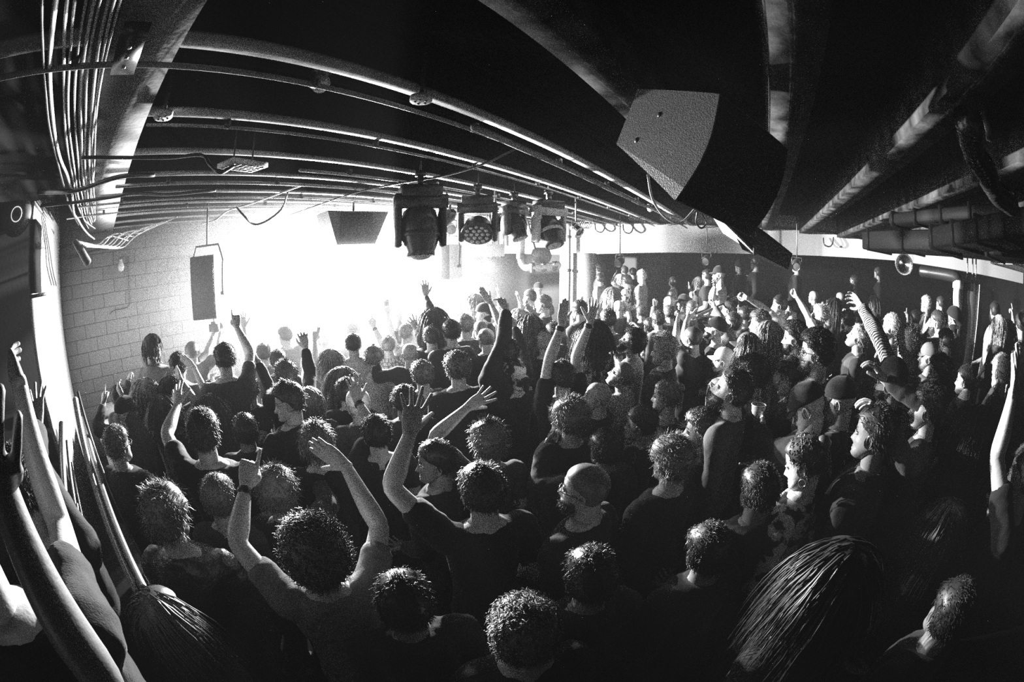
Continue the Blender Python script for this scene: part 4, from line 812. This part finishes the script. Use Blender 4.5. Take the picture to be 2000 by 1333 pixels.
# haze hanging around the stage
V, Q = lathe([(math.sin(a)*1.0+1e-3, -math.cos(a)) for a in np.linspace(0, PI, 20)], 32)
hz = mk('stage_haze', V*np.array([5.2, 4.2, 2.4])+np.array([3.9, 7.2, 2.1]), Q, None or bpy.data.materials.new('haze')); tag(hz, 'white haze hanging around the stage', 'haze', kind='stuff')
hm = hz.data.materials[0]; hm.use_nodes = True; hn = hm.node_tree; hn.nodes.clear(); ho = hn.nodes.new('ShaderNodeOutputMaterial'); hv = hn.nodes.new('ShaderNodeVolumeScatter'); hv.inputs['Anisotropy'].default_value = .35; hv.inputs['Color'].default_value = (1, 1, 1, 1); hn.links.new(hv.outputs[0], ho.inputs['Volume'])
tc = hn.nodes.new('ShaderNodeTexCoord'); mp = hn.nodes.new('ShaderNodeMapping'); mp.inputs['Location'].default_value = (-1, -1, -1); mp.inputs['Scale'].default_value = (2, 2, 2); gr = hn.nodes.new('ShaderNodeTexGradient'); gr.gradient_type = 'QUADRATIC_SPHERE'
hn.links.new(tc.outputs['Generated'], mp.inputs['Vector']); hn.links.new(mp.outputs[0], gr.inputs[0]); ml = hn.nodes.new('ShaderNodeMath'); ml.operation = 'MULTIPLY'; ml.inputs[1].default_value = .34; hn.links.new(gr.outputs[1], ml.inputs[0]); hn.links.new(ml.outputs[0], hv.inputs['Density'])
# thin haze added through the whole room to lift the blacks
V = MB(); V.box((4.5, .5, 1.9), (16.8, 16.6, 3.7)); rh = V.build('black_lift_haze', bpy.data.materials.new('lift_haze'), None, False); tag(rh, 'added thin haze lifting the blacks of the dark room', 'haze', kind='stuff')
hm = rh.data.materials[0]; hm.use_nodes = True; hn = hm.node_tree; hn.nodes.clear(); ho = hn.nodes.new('ShaderNodeOutputMaterial'); hv = hn.nodes.new('ShaderNodeVolumeScatter'); hv.inputs['Density'].default_value = .0024; hv.inputs['Anisotropy'].default_value = 0; hv.inputs['Color'].default_value = (1, 1, 1, 1); hn.links.new(hv.outputs[0], ho.inputs['Volume'])
# ================================================================ the crowd
# px,py,head px | hair,tone | top,colour | arms (wx,wy[,ex,ey] pose [tipx,tipy]) ; | flags | label
SPEC = '''
618,1088,128|afro,m|tee,grey|480,952,463,1062,point,497,868,b;672,905,742,1030,flat,605,862,s1|skin=a|person with curly lit hair and pale tee, both arms raised nearest the camera
940,962,112|short,d|tee,black|800,850,735,925,spread,822,735,s-1,n;1010,1120,1060,1120,relax|skin=b,hy=20|broad person in black tee with huge spread hand raised, seen from behind
955,868,80|messy,m|tee,dark|912,797,843,852,spread,968,762,s-1|hy=10|person with messy lit hair and bent bare arm reaching over the broad one
893,722,58|curly,m|tee,black|922,797,942,812,spread,880,762,s1|hy=15|person with bushy curls and a splayed hand thrust up beside it
1003,735,56|bald,k|tee,black|965,800,960,830,flat,975,700,s-1|acc=capback:p,hy=40|person in a backwards patterned cap under a tall bare forearm
1165,777,62|bald,k|tee,black|-|hy=75,hp=12,skin=b|bald person in black, profile to the stage, near two drinking straws
1112,822,76|messy,m|tee,black|1085,838,1075,870,grip,1084,792|hy=30|person hidden behind the plastic cup with two straws
1140,958,108|buzz,m|long,black|-|hy=62,hp=6,acc=beard:d glasses|bearded person in dim profile left, low in the dark centre
1308,905,92|messy,m|long,black|-|hy=40,hp=2|person with tousled hair and one brightly lit ear, seen from behind
1368,845,80|curly,m|long,black|-|hy=75,hp=4,skin=a|curly-haired person with pale profile face lit at nose and cheek
1427,765,72|short,d|long,dark|1395,790,1390,840,relax|hy=70,hp=20,acc=beard:d,skin=a|bearded person with large dark back looking up to the stage
1572,905,98|bun,d|long,print|1570,1050,1600,1075,relax,1512,1040,s1|hy=62,hp=-22,skin=a,fem=1,acc=earring|smiling person with tied hair and hoop earring, hands lowered
1625,1140,150|long,k|hood,black|-|hy=35,fem=1,skin=c|person with long dark hair lowest at the right, back of head to camera
1808,800,112|curly,d|long,dark|1700,775,1775,915,claw,1640,722,s-1;1715,735,1800,790,claw,1655,640,s1|hy=75,skin=b|curly-haired person in near profile with two clawed hands raised
1738,750,74|bald,d|jacket,black|-|acc=beanie:d glasses patch,hy=60,skin=a,beard=1|person in a ribbed beanie with pale patch and round glasses
1998,930,120|short,d|tee,black|1978,770,1942,870,open,1990,680,s-1;1935,1000,1895,1180,spread,1940,900,s1|hy=60,acc=beard:d,skin=b|bearded person cut by the right edge with both forearms up
328,1212,98|long,m|long,dark|-|hy=-60,hp=8,fem=1|person with fair wavy hair at the bottom left
330,1012,108|messy,m|jacket,leather|-|hy=-35|person with spiky rim-lit hair and dark jacket, seen from behind at left
430,975,75|short,m|tee,dark|-|hy=-20|person with neat dark hair left of the pale wrist band arm
545,965,72|messy,m|jacket,black|625,950,640,985,relax,583,945,s1|hy=-10|person with tousled lit fringe and a limp hand beside it
1025,1240,118|curly,m|long,black|-|hy=0|person with frizzy hair lowest in the centre dark
905,1392,110|bald,m|long,black|-|skin=a,d=1.35|bald person whose crown just enters at the bottom edge
1838,1030,92|long,d|long,black|1790,985,1760,1010,relax,1745,1040|hy=50,fem=1|person with long loose hair in the dark right of the smiling one
-75,1010,150|short,d|tee,black|38,748,118,1030,relax,8,690,s1|hy=-20,g=0,d=1.0|person cut by the left edge with a long bare arm up along the frame
-80,1560,150|short,d|tee,black|0,935,212,1345,relax,-40,850,s1,n|hy=-20,g=0,d=.85,skin=c|person below the left edge whose arm sweeps up diagonally out of frame
45,950,80|short,k|long,black|75,832,70,900,spread,72,745,s1|hy=-20,g=0,d=1.7|person in the left dark with spread hand before the white wall
299,680,42|bob,k|jacket,grey|-|by=10,hy=-35,fem=1,skin=b|person with black bob and grey jacket standing at the block wall
377,686,37|buzz,m|tee,grey|414,660,405,690,grip,417,640,s-1;428,662,428,690,grip,430,640,s1|hy=-40,hp=30,skin=a|person holding a camera overhead in the haze
439,703,52|short,d|tee,dark|463,640,490,690,point,458,600,s1|hy=10,hp=-4|person in dark tee pointing one finger straight up
515,692,38|short,d|tee,grey|477,640,480,680,open,471,603,s-1|hy=0|hazy person behind the pointing one with open palm up
557,657,36|short,d|tee,grey|575,640,588,660,fist,566,620,s1|hy=30,hp=-5|hazy person with short hair and small raised fist at the glare
543,706,42|short,k|tee,dark|-|hy=0|person with round dark head just under the hazy fist
560,738,54|quiff,m|jacket,black|505,706,528,765,claw,482,702,s-1;597,680,606,735,claw,588,640,s1|hy=5|person in black jacket with a hand raised on either side
563,788,68|quiff,d|jacket,black|-|hy=75,hp=-5,skin=b|short-haired person in dark jacket turned in profile to the left
488,764,42|short,m|tee,dark|497,852,497,890,fist,498,795,s1|hy=0|person with grizzled hair behind a large upright fist
232,872,68|short,m|jacket,black|-|hy=-50,acc=glasses,skin=b|bespectacled person in dark jacket lowest by the leaning poles
248,808,54|bald,d|jacket,dark|202,790,190,840,point,203,750,s-1;240,775,245,800,claw,222,742,s1|hy=-55,acc=cap:k beard:d,skin=b|bearded person in a peaked cap with one finger up by the desk
234,778,38|short,k|long,dark|251,745,245,775,fist,257,718,s1|hy=-20|small dark-haired person behind the peaked cap with tiny fist up
284,768,48|long,l|long,dark|-|hy=-10,fem=1|person with straight fair hair seen from behind near the desk
319,802,52|long,d|tank,dark|330,745,299,805,flat,336,715,s-1;352,740,384,790,flat,342,718,s1|hy=-10,fem=1,skin=b|long-haired person clapping with both bare arms overhead
399,848,84|short,d|tee,black|347,792,325,850,open,345,745,s-1|hy=-15,hp=8,skin=b|big short-haired person with necklace and bent bare arm clapping
350,716,46|short,k|tee,dark|-|hy=-10|black-haired person behind the clapping hands
334,765,50|bob,k|tee,dark|378,716,405,775,flat,352,695,s1|hy=-10,fem=1|person with black bob whose sleeved arm bends over to the left
412,802,50|long,d|long,dark|-|hy=0,fem=1|person wearing a hairband behind the big necklace wearer
413,772,38|short,d|long,grey|415,742,412,775,open,420,722,s-1|hy=0|hazy person with one sleeved arm and small open hand
648,705,38|long,m|tee,light|615,665,617,702,two,620,636,s-1|hy=0,fem=1|person in pale tee with parted hair and one bare arm high
633,667,34|bald,m|jacket,dark|-|hy=10|hazy bald person in dark collared jacket before the glare
690,674,42|short,k|tee,light|-|hy=0|person with dark round head and pale top, centre of the glare edge
690,647,33|curly,d|tee,light|-|hy=0|curly-haired person directly behind the dark round head
758,676,36|short,m|tee,spots|727,632,748,675,point,713,600,s-1,b|hy=0|person in leopard-print top pointing left and up
800,693,44|bald,k|jacket,black|734,700,738,740,claw,728,668,s-1|hy=10|bald person in black jacket with wide sleeve raised
795,652,36|short,m|tank,white|757,614,766,655,grip,753,590,s-1|hy=-40,skin=a|person in white vest holding a phone up in one fist
775,662,32|short,d|long,stripe|780,628,782,650,claw,776,602,s-1|hy=0|hazy person in striped sleeve with curled hand up
848,624,40|long,d|long,dark|832,578,843,612,open,829,545,s-1|hy=0,fem=1|person with long dark hair and a slim hand reaching up
802,634,30|short,m|tee,grey|799,578,800,612,spread,797,542,s1|hy=0|person with one splayed palm raised highest at the glare
843,660,42|short,d|jacket,black|815,645,832,685,spread,802,615,s-1|hy=0|person in dark sleeve with spread hand against pale vest
881,650,43|short,k|jacket,black|-|hy=15|person with dark undercut seen from behind at centre
908,638,38|quiff,m|tee,dark|-|hy=15|person with swept lit hair right of the undercut
938,646,37|buzz,m|tee,dark|-|hy=20|close-cropped person right of the swept hair
949,664,43|buzz,m|jacket,black|-|hy=25|shaven-headed person in black jacket, centre
944,613,33|bald,d|jacket,black|-|acc=capback:k,hy=60,skin=a|person in a backwards black cap turned to the stage
926,593,40|long,l|tee,light|-|hy=40,fem=1|person with fair windblown hair by the glare's right edge
988,692,56|short,k|hood,black|988,605,990,655,claw,972,570,s-1;1004,640,1020,690,fist,1002,610,s1|hy=20|person in a puffy black top with both sleeves up
1032,640,43|long,m|tee,dark|958,592,975,630,flat,936,560,s-1|hy=50,fem=1,skin=a|wavy-haired person whose flat hand points up left
947,620,26|short,m|tee,grey|955,573,962,600,horns,946,545,s1|hy=20,skin=a|distant person making a small horn sign left of centre
975,612,26|short,m|tee,grey|974,575,976,598,point,974,556,s1|hy=20,skin=a|distant person holding one lit finger up
1012,618,28|long,m|tee,light|1015,590,1018,612,open,1008,565,s-1|hy=40,fem=1,skin=a|distant pale-armed person beside the bearded face
1034,582,29|short,d|tee,dark|-|hy=60,acc=beard:d,skin=a|distant bearded person with lit face right of centre
1051,565,25|bald,d|tee,dark|1052,580,1048,600,grip,1055,568,s-1|acc=cap:k,hy=40,skin=a|distant capped person filming with a bright phone
1061,595,32|short,m|tee,dark|-|hy=65,skin=a|person with lit cheek under the bright phone
1068,612,30|bald,m|long,grey|-|acc=beanie:g,hy=40|person in a pale knitted beanie in the packed centre
1062,671,44|short,l|tee,black|-|hy=20,skin=a|fair-haired person half hidden behind the long bare arms
1097,738,62|short,d|tee,black|1101,624,1072,702,flat,1106,562,s-1,b;1160,612,1124,694,open,1168,560,s1,b|hy=15,skin=a|person with two long bare arms up and black wristbands before the column
1080,652,36|messy,k|tee,dark|1046,616,1066,650,flat,1026,594,s-1|hy=30|person with tousled black hair and bent wrist pointing left
1131,606,34|short,k|tee,dark|1123,640,1120,670,open,1122,610,s-1|hy=40|dark-haired person with hand at the mouth before the column
1158,655,50|long,k|long,print|-|hy=20,fem=1|person with long black hair and patterned dark top
1187,664,33|long,l|tee,dark|-|hy=20,fem=1|small fair long-haired person right of the black-haired one
1233,670,48|curly,k|tee,light|1205,705,1215,730,fist,1192,680,s-1|hy=70,hp=28,acc=glasses beard:k,skin=b|bearded bespectacled person gazing upward in pale tee
1214,735,56|buzz,m|tee,mid|1238,775,1210,800,fist,1245,745,s1|hy=70,hp=30,acc=glasses,skin=a|balding person in glasses with head tipped far back
1296,686,52|quiff,l|jacket,dark|-|hy=68,skin=a|grinning grey-haired person in profile with checked collar
1300,775,64|bun,m|tank,dark|1222,845,1240,880,flat,1234,820|hy=62,fem=1,skin=a|person with blond-streaked bun and smooth cheek in profile
1352,663,44|buzz,d|tee,black|1322,632,1320,668,point,1334,592,s-1;1340,628,1336,660,two,1374,594,s1|hy=50,skin=a|cropped person in black tee with two pale arms pointing up
1411,706,46|bald,m|tee,grey|-|acc=cap:l,hy=70,hp=6,skin=a|person in a light-fronted trucker cap in profile
1397,645,42|bald,k|tee,dark|-|acc=cap:k beard:k,hy=60,hp=20,skin=a|person in tipped black cap with big curly beard
1429,632,40|short,d|hood,grey|1397,602,1410,630,point,1388,575,s-1|hy=60,hp=20,skin=a,acc=beard:d|person in hooded top pointing up toward the railing
1500,657,50|long,l|tank,light|1515,705,1508,725,grip,1517,675,s-1|hy=25,hp=-15,fem=1,skin=a|fair long-haired person lifting a phone at her face
1483,634,45|curly,m|jacket,dark|-|hy=70,acc=beard:m,skin=a|curly bearded person in calm profile under the pointing arm
1522,598,36|short,d|tee,light|1458,582,1490,600,point,1440,574,s-1|hy=70,skin=a|person in pale tee with arm stretched level to the left
1545,602,35|short,d|tee,dark|-|hy=65,acc=glasses beard:d,skin=a|person in glasses close behind the level arm
1598,618,38|messy,l|tee,white|1556,580,1575,612,point,1547,560,s-1|hy=55,hp=25,skin=a|shaggy fair-haired person in white pointing upward
1610,634,36|bald,m|tee,dark|-|acc=glasses cap:w,hy=60,hp=20,skin=a|person in white cap and glasses below the shaggy hair
1551,662,56|curly,d|jacket,dark|-|hy=68,acc=beard:d,skin=a|curly bearded person with scarf and heavy collar in profile
1592,690,74|curly,k|tee,black|-|hy=68,acc=glasses beard:m,skin=a|tall bespectacled person with dark curls lit brightest at right
1548,742,48|mop,d|tee,dark|-|hy=70,skin=a|grinning person with dark fringe in front of the tall curls
1578,800,64|bald,k|jacket,black|1490,836,1492,880,grip,1484,800,s-1|acc=cap:k,hy=60,hp=-35,skin=a|person in black cap bowing the head, cup held out
1466,736,48|curly,d|long,dark|-|hy=80,acc=beard:k,skin=a|open-mouthed bearded person left of the phone user
1458,682,38|long,m|tee,mid|-|acc=cap:g,hy=75,hp=10,fem=1,skin=a|person in soft cap with long wavy hair in profile
1640,785,58|bald,k|long,black|-|acc=cap:k,hy=60,hp=-10,skin=b|person in dark cap half lost in shadow behind clawed hands
1674,660,46|short,l|hood,dark|-|hy=72,hp=25,skin=a|fair short-haired person with open mouth and clear ear
1772,680,60|quiff,l|jacket,plaid|1682,597,1712,650,claw,1660,572,s-1|hy=25,hp=-3,acc=glasses,skin=a,fem=1|grinning person in large glasses and plaid shirt, arm outstretched
1740,642,44|short,l|hood,stripe|-|hy=65,acc=glasses beard:m,skin=a|person in glasses and coiled scarf beside the plaid sleeve
1830,632,38|short,d|long,dark|1802,648,1803,670,flat,1818,628,s-1|hy=60,acc=beard:d,skin=a|bearded person shading the eyes with one hand
1861,625,38|bald,d|jacket,dark|-|acc=capback:k,hy=50,hp=15,skin=a|person in backwards cap looking up beside the boxed column
1808,595,26|short,w|long,grey|-|hy=50,acc=glasses,skin=a|white-haired person in glasses and grey top, far right
1836,594,28|short,d|tee,light|-|hy=45,skin=a|dark-haired person in pale tee right of the white-haired one
1786,624,28|short,k|tee,dark|1773,628,1776,650,grip,1773,602,s-1|hy=40|person holding a phone straight up before the white-haired one
1812,700,46|bald,d|tee,grey|-|acc=cap:g,hy=70,hp=4,skin=a|person in washed grey cap in profile behind the beanie
1834,732,58|curly,d|long,dark|-|hy=65,acc=beard:d,skin=a|curly dark-haired bearded person directly right of the beanie
1846,668,42|short,k|long,dark|-|hy=50,hp=-10,acc=glasses,skin=a|person looking down in dark clothes below the backwards cap
1884,745,42|short,k|long,black|-|hy=60,skin=a|person in shadow with only nose and cheek lit at right
1951,642,40|bob,l|long,dark|-|hy=35,acc=glasses,skin=a,fem=1|fair bob-haired person in glasses at far right
1966,648,38|long,d|tank,dark|1978,622,1984,665,horns,1976,595,s1|hy=30,skin=a,fem=1|slim person making a horn sign at far right
1942,610,28|short,d|tee,light|-|hy=30,acc=beard:d|distant bearded person in pale tee at far right
1993,636,42|messy,d|long,print|-|hy=30,acc=glasses,skin=a|person in dark glasses at the right edge, chin up
1953,728,52|short,l|long,dark|1948,755,1930,790,relax,1950,715,s-1|hy=50,hp=-12,skin=a|person with hand in front of the face near right edge
1172,527,17|curly,d|long,dark|-|hy=40,d=8.9|far dark-haired head deep beside the column
1172,546,19|short,d|jacket,grey|-|hy=20,d=8.6|far person in pale jacket with back turned by the column
1212,548,20|bob,l|tee,dark|1200,540,1196,552,open,1207,530,s-1|hy=40,skin=a,fem=1|far fair-haired person holding a hand to the brow
1219,530,16|short,m|tee,dark|-|hy=30,skin=a|far lit head above the hand at the brow
1236,534,16|short,k|long,black|-|hy=25,skin=a|far dark-haired face left of the grey-haired person
1253,541,25|short,l|tee,stripe|-|hy=30,skin=a|grey-haired far person in black tee with pale bars
1224,550,19|short,d|tee,print|1240,562,1246,570,point,1222,556,s1|hy=40,skin=a|far person in printed tee pointing across the chest
1314,552,22|bun,d|tee,light|-|hy=25,hp=25,skin=a,fem=1|far person in overalls gazing straight up
1365,554,23|bob,l|jacket,mid|1350,566,1352,578,grip,1346,556,s-1|hy=25,skin=a,fem=1|far person with white-blond bob holding a lit phone
1380,541,25|short,k|tee,black|-|hy=45,acc=beard:k|far bearded dark person behind the white-blond bob
1404,537,27|bald,k|tee,white|1396,565,1392,585,relax,1398,548,s-1|hy=70,acc=cap:k beard:m,skin=a|person in bright white tee and cap high on the platform
1443,522,19|bald,k|long,black|-|acc=beanie:k,hy=40|far person in beanie all in black on the platform
1474,514,22|short,k|long,black|-|hy=50|tall far dark-haired person right under the lintel
1461,540,19|bald,k|jacket,grey|-|acc=cap:k,hy=60|far person in cap and pale jacket before the tall one
1555,520,22|short,d|long,black|-|hy=40|dim far person under the hung lamp, right of the speaker
1667,550,20|short,d|long,black|-|hy=60,hp=10|dim far person standing above the bent wrist
1714,535,18|short,d|long,black|-|hy=50|dim highest far person in the right dark
1706,592,24|long,k|tee,dark|-|hy=60,fem=1|dim far long-haired person in bare-armed top
1588,582,20|bald,w|tee,dark|-|hy=50,skin=a|far bald head shining bright behind the raised arm
1640,583,20|bald,m|tee,dark|-|hy=50,skin=a|far round bald head left of the wrist
1630,600,30|long,d|tee,dark|1622,612,1622,635,grip,1620,590,s-1|hy=40,fem=1|long-haired person holding a thin phone edge-on
1655,628,34|curly,k|long,dark|1650,620,1648,650,fist,1654,596,s-1|hy=50,acc=beard:d,skin=a|bearded curly person with raised pale fist
1672,625,26|short,d|tee,light|-|hy=50,skin=a|small pale-faced person right of the pale fist
1306,594,21|bald,m|tee,dark|-|hy=45,skin=a|bald gleaming far head below the overalls
1307,614,30|short,d|long,dark|-|hy=30,skin=a|round-faced person beneath the gleaming bald head
1285,627,31|curly,d|hood,dark|1278,600,1276,622,fist,1287,574,s1|hy=20,acc=beard:d,skin=a|bearded person with a pale fist high above
1252,612,26|short,d|tee,dark|1260,590,1258,612,claw,1265,560,s1,b|hy=30,skin=a|person with wristband arm and ringed fingers up
1208,602,24|bald,m|tee,dark|-|hy=30,skin=a|bald person among the packed heads by the column
1187,626,38|short,k|tee,dark|-|hy=25|round dark head right below the column foot
1196,576,22|long,m|tee,dark|1180,585,1182,605,point,1186,560,s-1|hy=30,skin=a,fem=1|small lit face with hand raised just right of column
1232,632,26|short,k|tee,dark|1222,600,1230,622,point,1210,572,s-1|hy=40|person whose slim arm points up by the printed tee
1335,592,22|bald,k|tee,dark|-|acc=cap:k,hy=60|person in small black cap below the overalls
1350,604,24|short,d|tee,dark|-|hy=50,acc=glasses,skin=a|small face in glasses right of the small black cap
1422,606,26|short,d|long,dark|-|hy=60,skin=a|face peering beneath the sloping handrail
1452,618,30|short,k|long,dark|1464,610,1466,632,fist,1461,600,s1|hy=50|person with small fist at the handrail foot
1268,640,30|curly,k|long,print|1247,640,1262,665,claw,1232,625,s-1|hy=40|curly person in patterned sleeves with hands clasped high
1100,640,30|short,d|tee,dark|-|hy=20|dark head squeezed between the two long bare arms
1140,620,28|short,d|long,dark|1135,595,1138,618,open,1138,575,s-1|hy=20|person with a small open hand in front of the column
870,648,30|messy,m|tee,grey|-|hy=10|hazy tousled head at the foot of the glare's right edge
898,615,28|curly,m|tee,light|884,625,888,640,fist,896,600,s-1|hy=20,skin=a|hazy curly person with fists near the chin
868,600,24|short,l|long,white|-|hy=150,skin=a|performer in white seen as a pale figure on the stage
730,700,34|messy,m|tee,light|-|hy=0|hazy tousled head between leopard print and round dark head
655,655,24|short,l|tee,grey|-|hy=0|faint small head low in the white glare
605,790,50|bob,m|long,dark|-|hy=0,fem=1|person in hazy bob behind the black sleeve at left centre
668,745,48|long,m|long,mid|-|hy=-10,fem=1|person in wrapped pale clothing under the raised dark sleeve
620,870,66|mop,m|long,black|-|hy=0|person with soft rim-lit hair behind the bent pale wrist
700,795,50|buzz,w|jacket,dark|-|hy=10,acc=cap:w|person in white cap under the watch-wearing forearm
678,768,46|short,k|jacket,black|-|hy=0|round black head left of the watch-wearing forearm
735,850,60|short,k|tee,black|699,785,730,840,open,688,728,s-1,b|hy=10,skin=b|person in black with watch on a long lit forearm
825,735,44|curly,m|long,dark|-|hy=10|curly head right above the huge spread hand
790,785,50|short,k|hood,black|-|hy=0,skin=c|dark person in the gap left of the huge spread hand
1080,740,50|short,k|hood,black|1088,720,1078,790,open,1098,690,s1|hy=20,skin=c|dark person with thin lit forearm right of patterned cap
1250,830,60|short,k|long,black|1255,860,1265,900,flat,1270,825,s-1|hy=60|person in shadow with praying hand below the balding one
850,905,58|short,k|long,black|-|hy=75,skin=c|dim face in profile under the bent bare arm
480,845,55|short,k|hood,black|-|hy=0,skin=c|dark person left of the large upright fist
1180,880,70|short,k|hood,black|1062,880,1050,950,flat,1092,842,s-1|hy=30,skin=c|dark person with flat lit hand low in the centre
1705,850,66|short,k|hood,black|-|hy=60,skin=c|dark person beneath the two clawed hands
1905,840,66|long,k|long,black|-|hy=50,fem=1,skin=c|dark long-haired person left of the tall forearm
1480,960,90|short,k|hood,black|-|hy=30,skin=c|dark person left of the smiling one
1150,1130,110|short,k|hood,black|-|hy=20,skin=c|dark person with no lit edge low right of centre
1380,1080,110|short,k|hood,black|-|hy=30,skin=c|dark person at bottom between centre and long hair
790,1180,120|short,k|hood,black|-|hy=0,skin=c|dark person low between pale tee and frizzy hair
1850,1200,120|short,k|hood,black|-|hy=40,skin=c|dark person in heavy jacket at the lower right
'''
def parse(line):
    a, hr, tp, ar, fl, lb = line.split('|'); px, py, s = [float(x) for x in a.split(',')]; kw = {}; accs = []
    fl = fl.replace(' ', '_') if False else fl
    for f in fl.split(','):
        k_, _, v_ = f.partition('=')
        if k_ == 'acc': accs = v_.split()
        elif k_ == 'skin': kw['skin'] = v_
        elif k_ == 'fem': kw['fem'] = True
        elif k_ in ('hy', 'hp', 'by', 'roll', 'd', 'g'): kw[k_] = float(v_)
        elif k_ == 'beard': accs.append('beard:d')
    arms = []
    if ar.strip() != '-':
        for t in ar.split(';'):
            t = t.split(','); A = {}
            if t[-1] == 'b': A['b'] = 'wristband'; t.pop()
            if t[-1] == 'n': A['f'] = -.6; t.pop()
            if t[-1] in ('s1', 's-1'): A['s'] = int(t.pop()[1:])
            i = next(i for i, x in enumerate(t) if x.isalpha()); n_ = [float(x) for x in t[:i]]; A['w'] = n_[:2]; A['e'] = n_[2:4] if len(n_) > 2 else None; A['pose'] = t[i]
            if len(t) > i+1: A['t'] = (float(t[i+1]), float(t[i+2]))
            arms.append(A)
    h_, tn = hr.split(','); top, c = tp.split(',')
    if kw.get('hy', 0) >= 60: kw['hy'] += 14
    return px, py, s, dict(hair=h_, tone=tn, top=top, col=c, arms=arms, acc=accs, label=lb, **kw)
INFO = {}
for line in SPEC.strip().split('\n'):
    px, py, s, kw = parse(line); seedv = int(abs(px)*7+py)
    rng.seed(seedv % 9999); INFO[kw['label']] = person(px, py, s, **kw)

# ---------------------------------------------------------------- things held in hands
def held(lbl, side=None):
    i = next(v for k_, v in INFO.items() if lbl in k_); a = i['arms']; s_ = side if side else max(a, key=lambda q_: a[q_][2][2]); sh, el, wr, hd, po, pal = a[s_]; return i, wr+hd*.10, hd
def phone(lbl, label, lit=0.0, turn=0.0, side=None, up=None):
    i, p, hd = held(lbl, side); fw = i['fwd']; up_ = unit(hd*.3+np.array([0, 0, 1.])) if up is None else unit(up); p = p+fw*.035+up_*.03
    o = empty('phone', tuple(p), 0, label, 'phone'); Mz = frame(up_, np.array(Matrix.Rotation(turn, 3, 'Z') @ Vector(fw)))
    g = MB(); g.box((0, 0, 0), (.072, .148, .008), Mz); x = g.build('case', mat('phone_case', .06, .3, spec=.5), o, False); x.modifiers.new('b', 'BEVEL').width = .003
    g = MB(); g.box(Mz[:3, :3] @ np.array([0, 0, -.0048]), (.064, .138, .001), Mz); g.build('screen', mat('phone_screen_lit', .3, .1, emit=lit) if lit else mat('phone_screen', .04, .08, spec=.8), o, False)
    g = MB(); g.box(Mz[:3, :3] @ np.array([-.02, .052, .005]), (.024, .030, .003), Mz); g.build('camera_bump', M_BLKMET, o, False); return o
phone('lifting a phone at her face', 'pale-cased phone held up before the fair long-haired woman')
phone('filming with a bright phone', 'bright phone screen held by the distant capped person', 3.0)
phone('holding a lit phone', 'glowing phone held by the far white-blond bob', 4.0)
phone('holding a phone up in one fist', 'dark phone gripped high above the white vest wearer')
phone('holding a phone straight up', 'phone held upright before the white-haired person at far right', 1.2)
phone('holding a thin phone edge-on', 'thin phone seen edge-on between two heads at right', 0, 1.3)
def cup(lbl, label, straws, r=.047, h=.125):
    i, p, hd = held(lbl); p = p+i['fwd']*.03+np.array([0, 0, .0]); o = empty('plastic_cup', tuple(p-np.array([0, 0, h*.4])), 0, label, 'cup')
    v, q = lathe([(.001, 0), (r*.66, 0), (r*.68, .006), (r, h), (r*.97, h), (r*.65, .008), (.001, .007)], 28); mk('cup_wall', v, q, mat('clear_plastic', .7, .12, spec=.6, alpha=.38), o)
    v, q = tube([(r*math.cos(a), r*math.sin(a), h) for a in np.linspace(0, 2*PI, 29)], .0028, 6); mk('rim', v, q, mat('cup_rim', .75, .3), o)
    v, q = lathe([(.001, .01), (r*.64, .01), (r*.82, h*.45), (.001, h*.45)], 24); mk('drink', v, q, mat('drink_grey', .3, .2, alpha=.8), o)
    if straws:
        for k_ in (0, 1): v, q = tube([(-.02, -.01+.018*k_, .01), (.055, -.03+.022*k_, h+.075)], .0032, 8); mk('straw', v, q, mat('cup_rim', .75), o)
    return o
cup('hidden behind the plastic cup', 'clear plastic cup with two straws held up in the dark crowd', True)
cup('cup held out', 'clear plastic cup without straws held out left of the bowed cap', False)
i, p, hd = held('holding a camera overhead'); a_ = i['arms']; p = (a_[-1][2]+a_[1][2])/2+np.array([0, 0, .13]); fw = i['fwd']; o = empty('camera', tuple(p), math.atan2(fw[1], fw[0])-PI/2, 'camera with top light held overhead by the hazy person left of the glare', 'camera')
g = MB(); g.box((0, 0, 0), (.14, .07, .095)); g.box((0, -.005, .06), (.06, .05, .035)); x = g.build('camera_body', mat('camera_grey', .05, .5), o, False)
v, q = lathe([(.001, .03), (.036, .032), (.038, .12), (.043, .125), (.043, .16), (.036, .16), (.001, .14)], 22, (0, 1, 0)); mk('lens', v, q, mat('camera_grey', .05), o); g = MB(); g.tube([(0, 0, .07), (0, 0, .12)], .008, 6); g.box((0, .02, .135), (.07, .05, .035)); g.build('top_light', M_BLKMET, o, False)
i = INFO['smiling person with tied hair and hoop earring, hands lowered']
